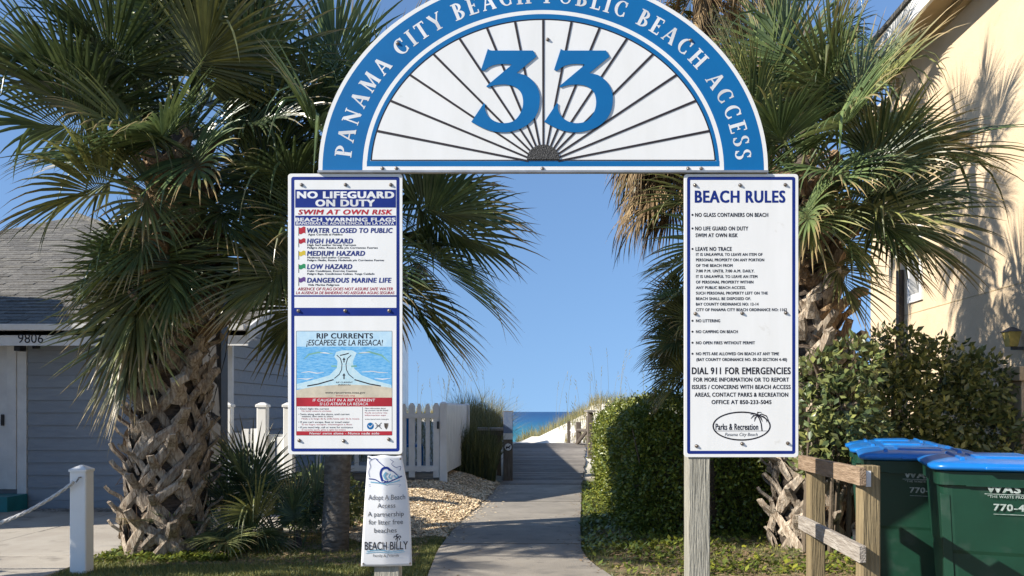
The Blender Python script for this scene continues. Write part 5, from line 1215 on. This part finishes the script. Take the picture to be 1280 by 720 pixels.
tag(part('rope', ro, M['rope'], None, smooth=True), 'twisted white rope sagging from the short white post to the left edge', 'rope')

# ================================================================== WHITE VINYL FENCE behind the palmetto
vf = thing('vinyl_fence', 'white vinyl fence of stout capped posts and wide boards behind the spiky palmetto', 'fence', (-3.4, 10.6, 0))
for x in (-3.77, -3.30, -2.95):
    po = part('post', MB().loft([(-.1, .065, .065, .01, x, 10.6), (1.46, .065, .065, .01, x, 10.6)], 2), M['vinyl'], vf)
    part('post_cap', MB().loft([(1.461, .08, .08, .01, x, 10.6), (1.49, .08, .08, .01, x, 10.6), (1.52, .03, .03, .01, x, 10.6)], 2), M['vinyl'], po)
for k in range(7):
    x = -3.69+k*.115
    if abs(x+.04+3.30) < .1 or abs(x+.04+2.95) < .1: continue
    part('board', MB().box(x, x+.09, 10.585, 10.61, .08, 1.12+.06*math.sin(k)), M['vinyl'], vf, bevel=.004)
for z in (.35, 1.0): part('rail', MB().box(-3.70, -2.9, 10.612, 10.65, z, z+.1), M['vinyl'], vf)

# ================================================================== PICKET FENCE on its deck
pf = thing('picket_fence', 'white picket fence with a corner return standing on a low deck left of the path', 'fence', (-1.2, 13, .3))
def picket(x, y, w_, z0, z1, th=.025):
    return MB().prism([(x, z0), (x+w_, z0), (x+w_, z1-.05), (x+w_*.72, z1), (x+w_*.28, z1), (x, z1-.05)], y, y+th)
zb, zt = .42, 1.53
k = 0
for pxx in (395, 411, 427, 443, 459, 475, 491, 502.5, 521.3, 532):
    X = (pxx-640)*.013; part('picket', picket(X, 13.0, .068, zb, zt), M['white_paint'], pf, bevel=.003)
for X in ((511-640)*.013, (541.5-640)*.013): part('picket', picket(X, 12.985, .10, zb-.09, zt+.01, .04), M['white_paint'], pf, bevel=.003)
part('rail', MB().box(-3.2, -1.19, 13.026, 13.06, 1.29, 1.37), M['white_paint'], pf); part('rail', MB().box(-3.2, -1.19, 13.026, 13.06, .43, .52), M['white_paint'], pf)
part('rail', MB().box(-3.2, -1.19, 12.975, 12.998, 1.30, 1.36), M['white_paint'], pf); part('rail', MB().box(-3.2, -1.19, 12.975, 12.998, .43, .51), M['white_paint'], pf)
part('corner_post', MB().loft([(.1, .06, .06, .006, -1.115, 13.03), (1.53, .06, .06, .006, -1.115, 13.03), (1.56, .03, .03, .006, -1.115, 13.03)], 2), M['white_paint'], pf)
part('latch', MB().box(-1.215, -1.185, 12.94, 12.975, 1.12, 1.24), M['black'], pf)
y = 13.15; k = 0
while y < 15.9:
    xx = -1.10+.06*(y-13)*1.0+.0
    zg = gz(xx, y); m = MB().add([(xx,y,.40),(xx+.025,y,.40),(xx+.030,y+.10,.40),(xx+.005,y+.10,.40),(xx,y,1.5),(xx+.025,y,1.5),(xx+.030,y+.10,1.5),(xx+.005,y+.10,1.5),(xx+.003,y+.05,1.545),(xx+.028,y+.05,1.545)],
          [(0,3,2,1),(0,1,5,4),(1,2,6,5),(2,3,7,6),(3,0,4,7),(4,5,9,8),(6,7,8,9),(5,6,9),(7,4,8)])
    part('picket', m, M['white_paint'], pf); y += .125
for z in (.5, 1.28): part('rail', MB().add([(-1.14,13.1,z),(-1.10,13.1,z),(-.93,15.9,z),(-.97,15.9,z),(-1.14,13.1,z+.08),(-1.10,13.1,z+.08),(-.93,15.9,z+.08),(-.97,15.9,z+.08)], [(0,3,2,1),(4,5,6,7),(0,1,5,4),(1,2,6,5),(2,3,7,6),(3,0,4,7)]), M['white_paint'], pf)
part('end_post', MB().loft([(.1, .06, .06, .006, -.91, 15.98), (1.53, .06, .06, .006, -.91, 15.98), (1.56, .03, .03, .006, -.91, 15.98)], 2), M['white_paint'], pf)
dk = thing('deck', 'low grey wooden deck with plank skirt carrying the picket fence', 'deck', (-2.5, 14.5, 0))
for k in range(4): part('skirt_board', MB().box(-4.5, -1.18, 13.02+.002*k, 13.06, .0+k*.1, .095+k*.1), M['plank'], dk)
for k in range(19): part('deck_board', MB().box(-4.5, -1.18+.06*k*.15, 13.061+k*.15, 13.2+k*.15, .37, .405), M['plank'], dk)
ch = thing('deck_chair', 'blue shaded chair back seen through the picket fence', 'chair', (-1.9, 14.3, .4))
for k in range(5): part('slat', MB().box(-2.1+k*.1, -2.03+k*.1, 14.3, 14.33, .8, 1.35), M['sign_blue'], ch)
part('seat', MB().box(-2.12, -1.6, 13.85, 14.3, .78, .82), M['sign_blue'], ch)
for x in (-2.12, -1.64):
    for y in (13.86, 14.26): part('leg', MB().box(x, x+.05, y, y+.04, .406, .78), M['sign_blue'], ch)

# boardwalk furniture
bp_ = thing('trail_post', 'square weathered post with a blue notice and round dog sign at the boardwalk start', 'post', (-.08, 15.6, 0))
part('shaft', MB().box(-.17, .015, 15.5, 15.67, -.2, 1.415), M['wood_dark'], bp_, bevel=.006)
M['notice'] = mat('faded_blue_notice', (0.10, 0.15, 0.25), (0.16, 0.2, 0.28), rough=.5, scale=20)
part('notice_plate', MB().box(-.165, .01, 15.492, 15.499, .90, 1.40), M['notice'], bp_)
part('white_band', MB().box(-.168, .013, 15.485, 15.491, .86, .98), M['white_paint'], bp_)
dsg = part('dog_sign', MB().prism([(-.075+.08*math.cos(2*math.pi*k/24), .715+.08*math.sin(2*math.pi*k/24)) for k in range(24)], 15.485, 15.499), M['ink_white'], bp_)
dog = [(-.12,.70),(-.115,.735),(-.105,.72),(-.06,.725),(-.05,.745),(-.035,.75),(-.02,.735),(-.04,.722),(-.05,.70),(-.045,.675),(-.055,.675),(-.06,.695),(-.095,.695),(-.10,.675),(-.11,.675)]
part('dog_symbol', MB().flat(dog[::-1], 15.482), M['ink_black'], dsg)
part('ring_symbol', MB().add([(-.075+r_*math.cos(2*math.pi*k/24), 15.4835, .715+r_*math.sin(2*math.pi*k/24)) for r_ in (.08, .07) for k in range(24)], [(k, (k+1) % 24, 24+(k+1) % 24, 24+k) for k in range(24)]), M['ink_black'], dsg)
bc = thing('bench', 'weathered wooden bench plank behind the trail post in the rushes', 'bench', (-.45, 16.1, 0))
part('seat', MB().box(-.70, -.16, 16.0, 16.35, 1.02, 1.075), M['plank'], bc, bevel=.004)
part('front_board', MB().box(-.64, -.17, 16.03, 16.06, .93, 1.018), M['wood_dark'], bc)
for x in (-.66, -.3): part('leg', MB().box(x, x+.08, 16.1, 16.25, 0, 1.018), M['wood_dark'], bc)
hr = thing('handrail', 'leaning weathered wooden handrail at the right far end of the boardwalk', 'railing', (1.7, 18.6, .5))
for (x, y, h_) in ((1.72, 17.6, 1.38), (1.84, 18.9, 1.40), (1.62, 19.5, 1.15), (1.9, 19.8, 1.3)): part('post', MB().box(x-.06, x+.06, y-.06, y+.06, .2, h_), M['wood_dark'], hr, bevel=.008)
part('cap_rail', MB().add([(1.64,17.4,1.385),(1.82,17.4,1.385),(2.0,20.0,1.40),(1.80,20.0,1.40),(1.64,17.4,1.425),(1.82,17.4,1.425),(2.0,20.0,1.44),(1.80,20.0,1.44)], [(0,3,2,1),(4,5,6,7),(0,1,5,4),(1,2,6,5),(2,3,7,6),(3,0,4,7)]), M['plank'], hr)
part('brace', MB().tube([(1.55, 19.2, .62), (1.7, 18.2, .95), (1.74, 17.7, 1.25)], .045, 6), M['wood_dark'], hr)
part('rail', MB().tube([(1.60, 19.5, .95), (1.74, 17.6, .98)], .04, 6), M['wood_dark'], hr)
part('slack_rope', MB().tube([(1.42, 20, 1.1), (1.44, 20, .95), (1.52, 19.8, .88), (1.62, 19.5, .92)], .018, 6), M['rope'], hr)
part('low_post', MB().box(1.38, 1.46, 19.95, 20.03, .3, 1.16), M['wood_dark'], hr)

# ================================================================== WOODEN RAIL FENCE at the carts
wf = thing('rail_fence', 'short two-rail wooden fence corner beside the green carts', 'fence', (1.85, 4.5, 0))
part('post', MB().box(1.870, 1.959, 5.0, 5.089, -.3, 1.055), M['wood_fence'], wf, bevel=.004)
part('post', MB().box(1.777, 1.866, 4.05, 4.139, -.3, 1.125), M['wood_fence'], wf, bevel=.004)
def rail(z0, z1, m_, ya=3.985, yb=5.16):
    def xr(y): return 1.774-.038+(y-4.05)*(.0935/.95)
    m = MB().add([(xr(ya),ya,z0),(xr(ya)+.036,ya,z0),(xr(yb)+.036,yb,z0),(xr(yb),yb,z0),(xr(ya),ya,z1),(xr(ya)+.036,ya,z1),(xr(yb)+.036,yb,z1),(xr(yb),yb,z1)], [(0,3,2,1),(4,5,6,7),(0,1,5,4),(1,2,6,5),(2,3,7,6),(3,0,4,7)])
    part('rail', m, m_, wf, bevel=.003)
rail(1.03, 1.12, M['wood_rail']); rail(.645, .73, M['wood_rail_grey'])
tagm = part('stapled_tag', MB().box(1.79, 1.815, 4.044, 4.049, 1.02, 1.10), M['ink_white'], wf)

# ================================================================== CARTS
def cart(label, cx, y0, lidrot=0, writing=0, rz=0):
    t = thing('wheeled_cart', label, 'bin', (cx, y0+.42, 0), 'green wheeled carts in a row', 0)
    cy = y0+.42; W, D = .36, .42
    b = MB().loft([(.06, W*.74, D*.66, .05, cx, cy-.03), (.10, W*.78, D*.70, .06, cx, cy-.03), (.60, W*.87, D*.83, .06, cx, cy-.01), (.62, W*.885, D*.845, .06, cx, cy-.01), (.985, W*.955, D*.93, .06, cx, cy), (.99, W*1.0, D*.985, .06, cx, cy), (1.065, W*1.01, D*.995, .06, cx, cy), (1.07, W*.97, D*.96, .05, cx, cy)], 4)
    body = part('body', b, M['cart'], t, smooth=False)
    for sx_ in (-1, 1):
        part('corner_rib', MB().add([(cx+sx_*W*.80, cy-D*.75, .12), (cx+sx_*W*.70, cy-D*.75-.012, .12), (cx+sx_*W*.83, cy-D*.925, .93), (cx+sx_*W*.93, cy-D*.90, .93), (cx+sx_*W*.80, cy-D*.70, .12), (cx+sx_*W*.70, cy-D*.70, .12), (cx+sx_*W*.83, cy-D*.86, .93), (cx+sx_*W*.93, cy-D*.84, .93)],
             [(0,1,2,3) if sx_ > 0 else (3,2,1,0), (4,7,6,5) if sx_ > 0 else (5,6,7,4), (0,3,7,4), (1,5,6,2), (3,2,6,7), (0,4,5,1)]), M['cart'], t, bevel=.004)
    part('front_ledge', MB().box(cx-W*.6, cx+W*.6, cy-D*.985, cy-D*.86, .985, .999), M['cart'], t)
    ld = MB().loft([(1.072, W*1.07, D*1.05, .08, cx, cy), (1.085, W*1.10, D*1.08, .09, cx, cy), (1.10, W*1.10, D*1.08, .09, cx, cy), (1.116, W*1.0, D*.99, .10, cx, cy), (1.132, W*.78, D*.80, .12, cx, cy+.01), (1.137, W*.3, D*.35, .08, cx, cy+.02)], 5)
    lid = part('lid', ld, M['lid'], t, smooth=True)
    part('lid_rib', MB().loft([(1.118, W*.42, D*.60, .05, cx, cy-.02), (1.145, W*.40, D*.56, .05, cx, cy-.02), (1.149, W*.36, D*.50, .05, cx, cy-.02)], 3), M['lid'], lid, smooth=False, bevel=.003)
    for s_ in (-1, 1):
        part('lid_rib', MB().add([(cx+s_*W*.62-.02, cy-D*.85, 1.11), (cx+s_*W*.62+.02, cy-D*.85, 1.11), (cx+s_*W*.62+.02, cy+D*.8, 1.11), (cx+s_*W*.62-.02, cy+D*.8, 1.11), (cx+s_*W*.62-.012, cy-D*.8, 1.144), (cx+s_*W*.62+.012, cy-D*.8, 1.144), (cx+s_*W*.62+.012, cy+D*.75, 1.148), (cx+s_*W*.62-.012, cy+D*.75, 1.148)], [(0,3,2,1),(4,5,6,7),(0,1,5,4),(1,2,6,5),(2,3,7,6),(3,0,4,7)]), M['lid'], lid, bevel=.006)
        part('hinge', MB().box(cx+s_*.2-.04, cx+s_*.2+.04, cy+D*1.02, cy+D*1.12, 1.075, 1.125), M['lid'], lid, bevel=.01)
    part('lid_handle', MB().box(cx-.13, cx+.13, cy-D*1.13, cy-D*1.06, 1.08, 1.098), M['lid'], lid, bevel=.006)
    part('hinge_bar', MB().tube([(cx-.26, cy+D*1.08, 1.05), (cx+.26, cy+D*1.08, 1.05)], .016, 8), M['cart'], t)
    for s_ in (-1, 1):
        part('handle_arm', MB().box(cx+s_*.25-.02, cx+s_*.25+.02, cy+D*.9, cy+D*1.09, 1.0, 1.06), M['cart'], t)
        w_ = part('wheel', MB().tube([(cx+s_*.24, cy+.30, .13), (cx+s_*.325, cy+.30, .13)], .13, 20), M['tyre'], t)
        part('hub', MB().tube([(cx+s_*.322, cy+.30, .13), (cx+s_*.335, cy+.30, .13)], .05, 10), M['cart'], w_)
    part('axle', MB().tube([(cx-.24, cy+.30, .13), (cx+.24, cy+.30, .13)], .012, 6), M['bolt'], t)
    if writing:
        zz = lambda z: cy-D*(.83+.10*(z-.6)/.385)-.004
        k = (zz(.95)-zz(.85))/.1
        zd = Vector((0, k, 1)).normalized()
        x0 = cx-.115
        def ln(s__, x, z, wd, cap, bold): label_on(t, s__, (x, zz(z)-.01, z), (1, 0, 0), zd, wd, cap, M['cart_ink'], bold)
        ln("WASTE", x0, .955, .245, .042, .05); ln("“THE WASTE PROFESSIONALS”", x0+.005, .925, .30, .014, .02); ln("770-451", x0+.035, .855, .20, .036, .04)
        part('printed_line', MB().box(x0-.01, x0+.30, zz(.945)-.0125, zz(.945)-.0115, .944, .947).box(x0+.035, x0+.26, zz(.835)-.0125, zz(.835)-.0115, .833, .8355), M['cart_ink'], t)
    t.rotation_euler = (0, 0, R(rz))
    return t
cart('nearest green wheeled cart with blue lid and white WASTE lettering, at the right edge', 2.88, 4.33, writing=1, rz=-22)
cart('second green cart with blue lid and faint lettering, behind the near fence post', 2.90, 5.30, writing=1, rz=-22)
cart('third green cart in the row, only its blue lid edge showing past the second', 3.21, 6.18, rz=-22)
cart('farthest green cart of the row, its blue lid highest against the bush', 3.53, 7.03, rz=-22)
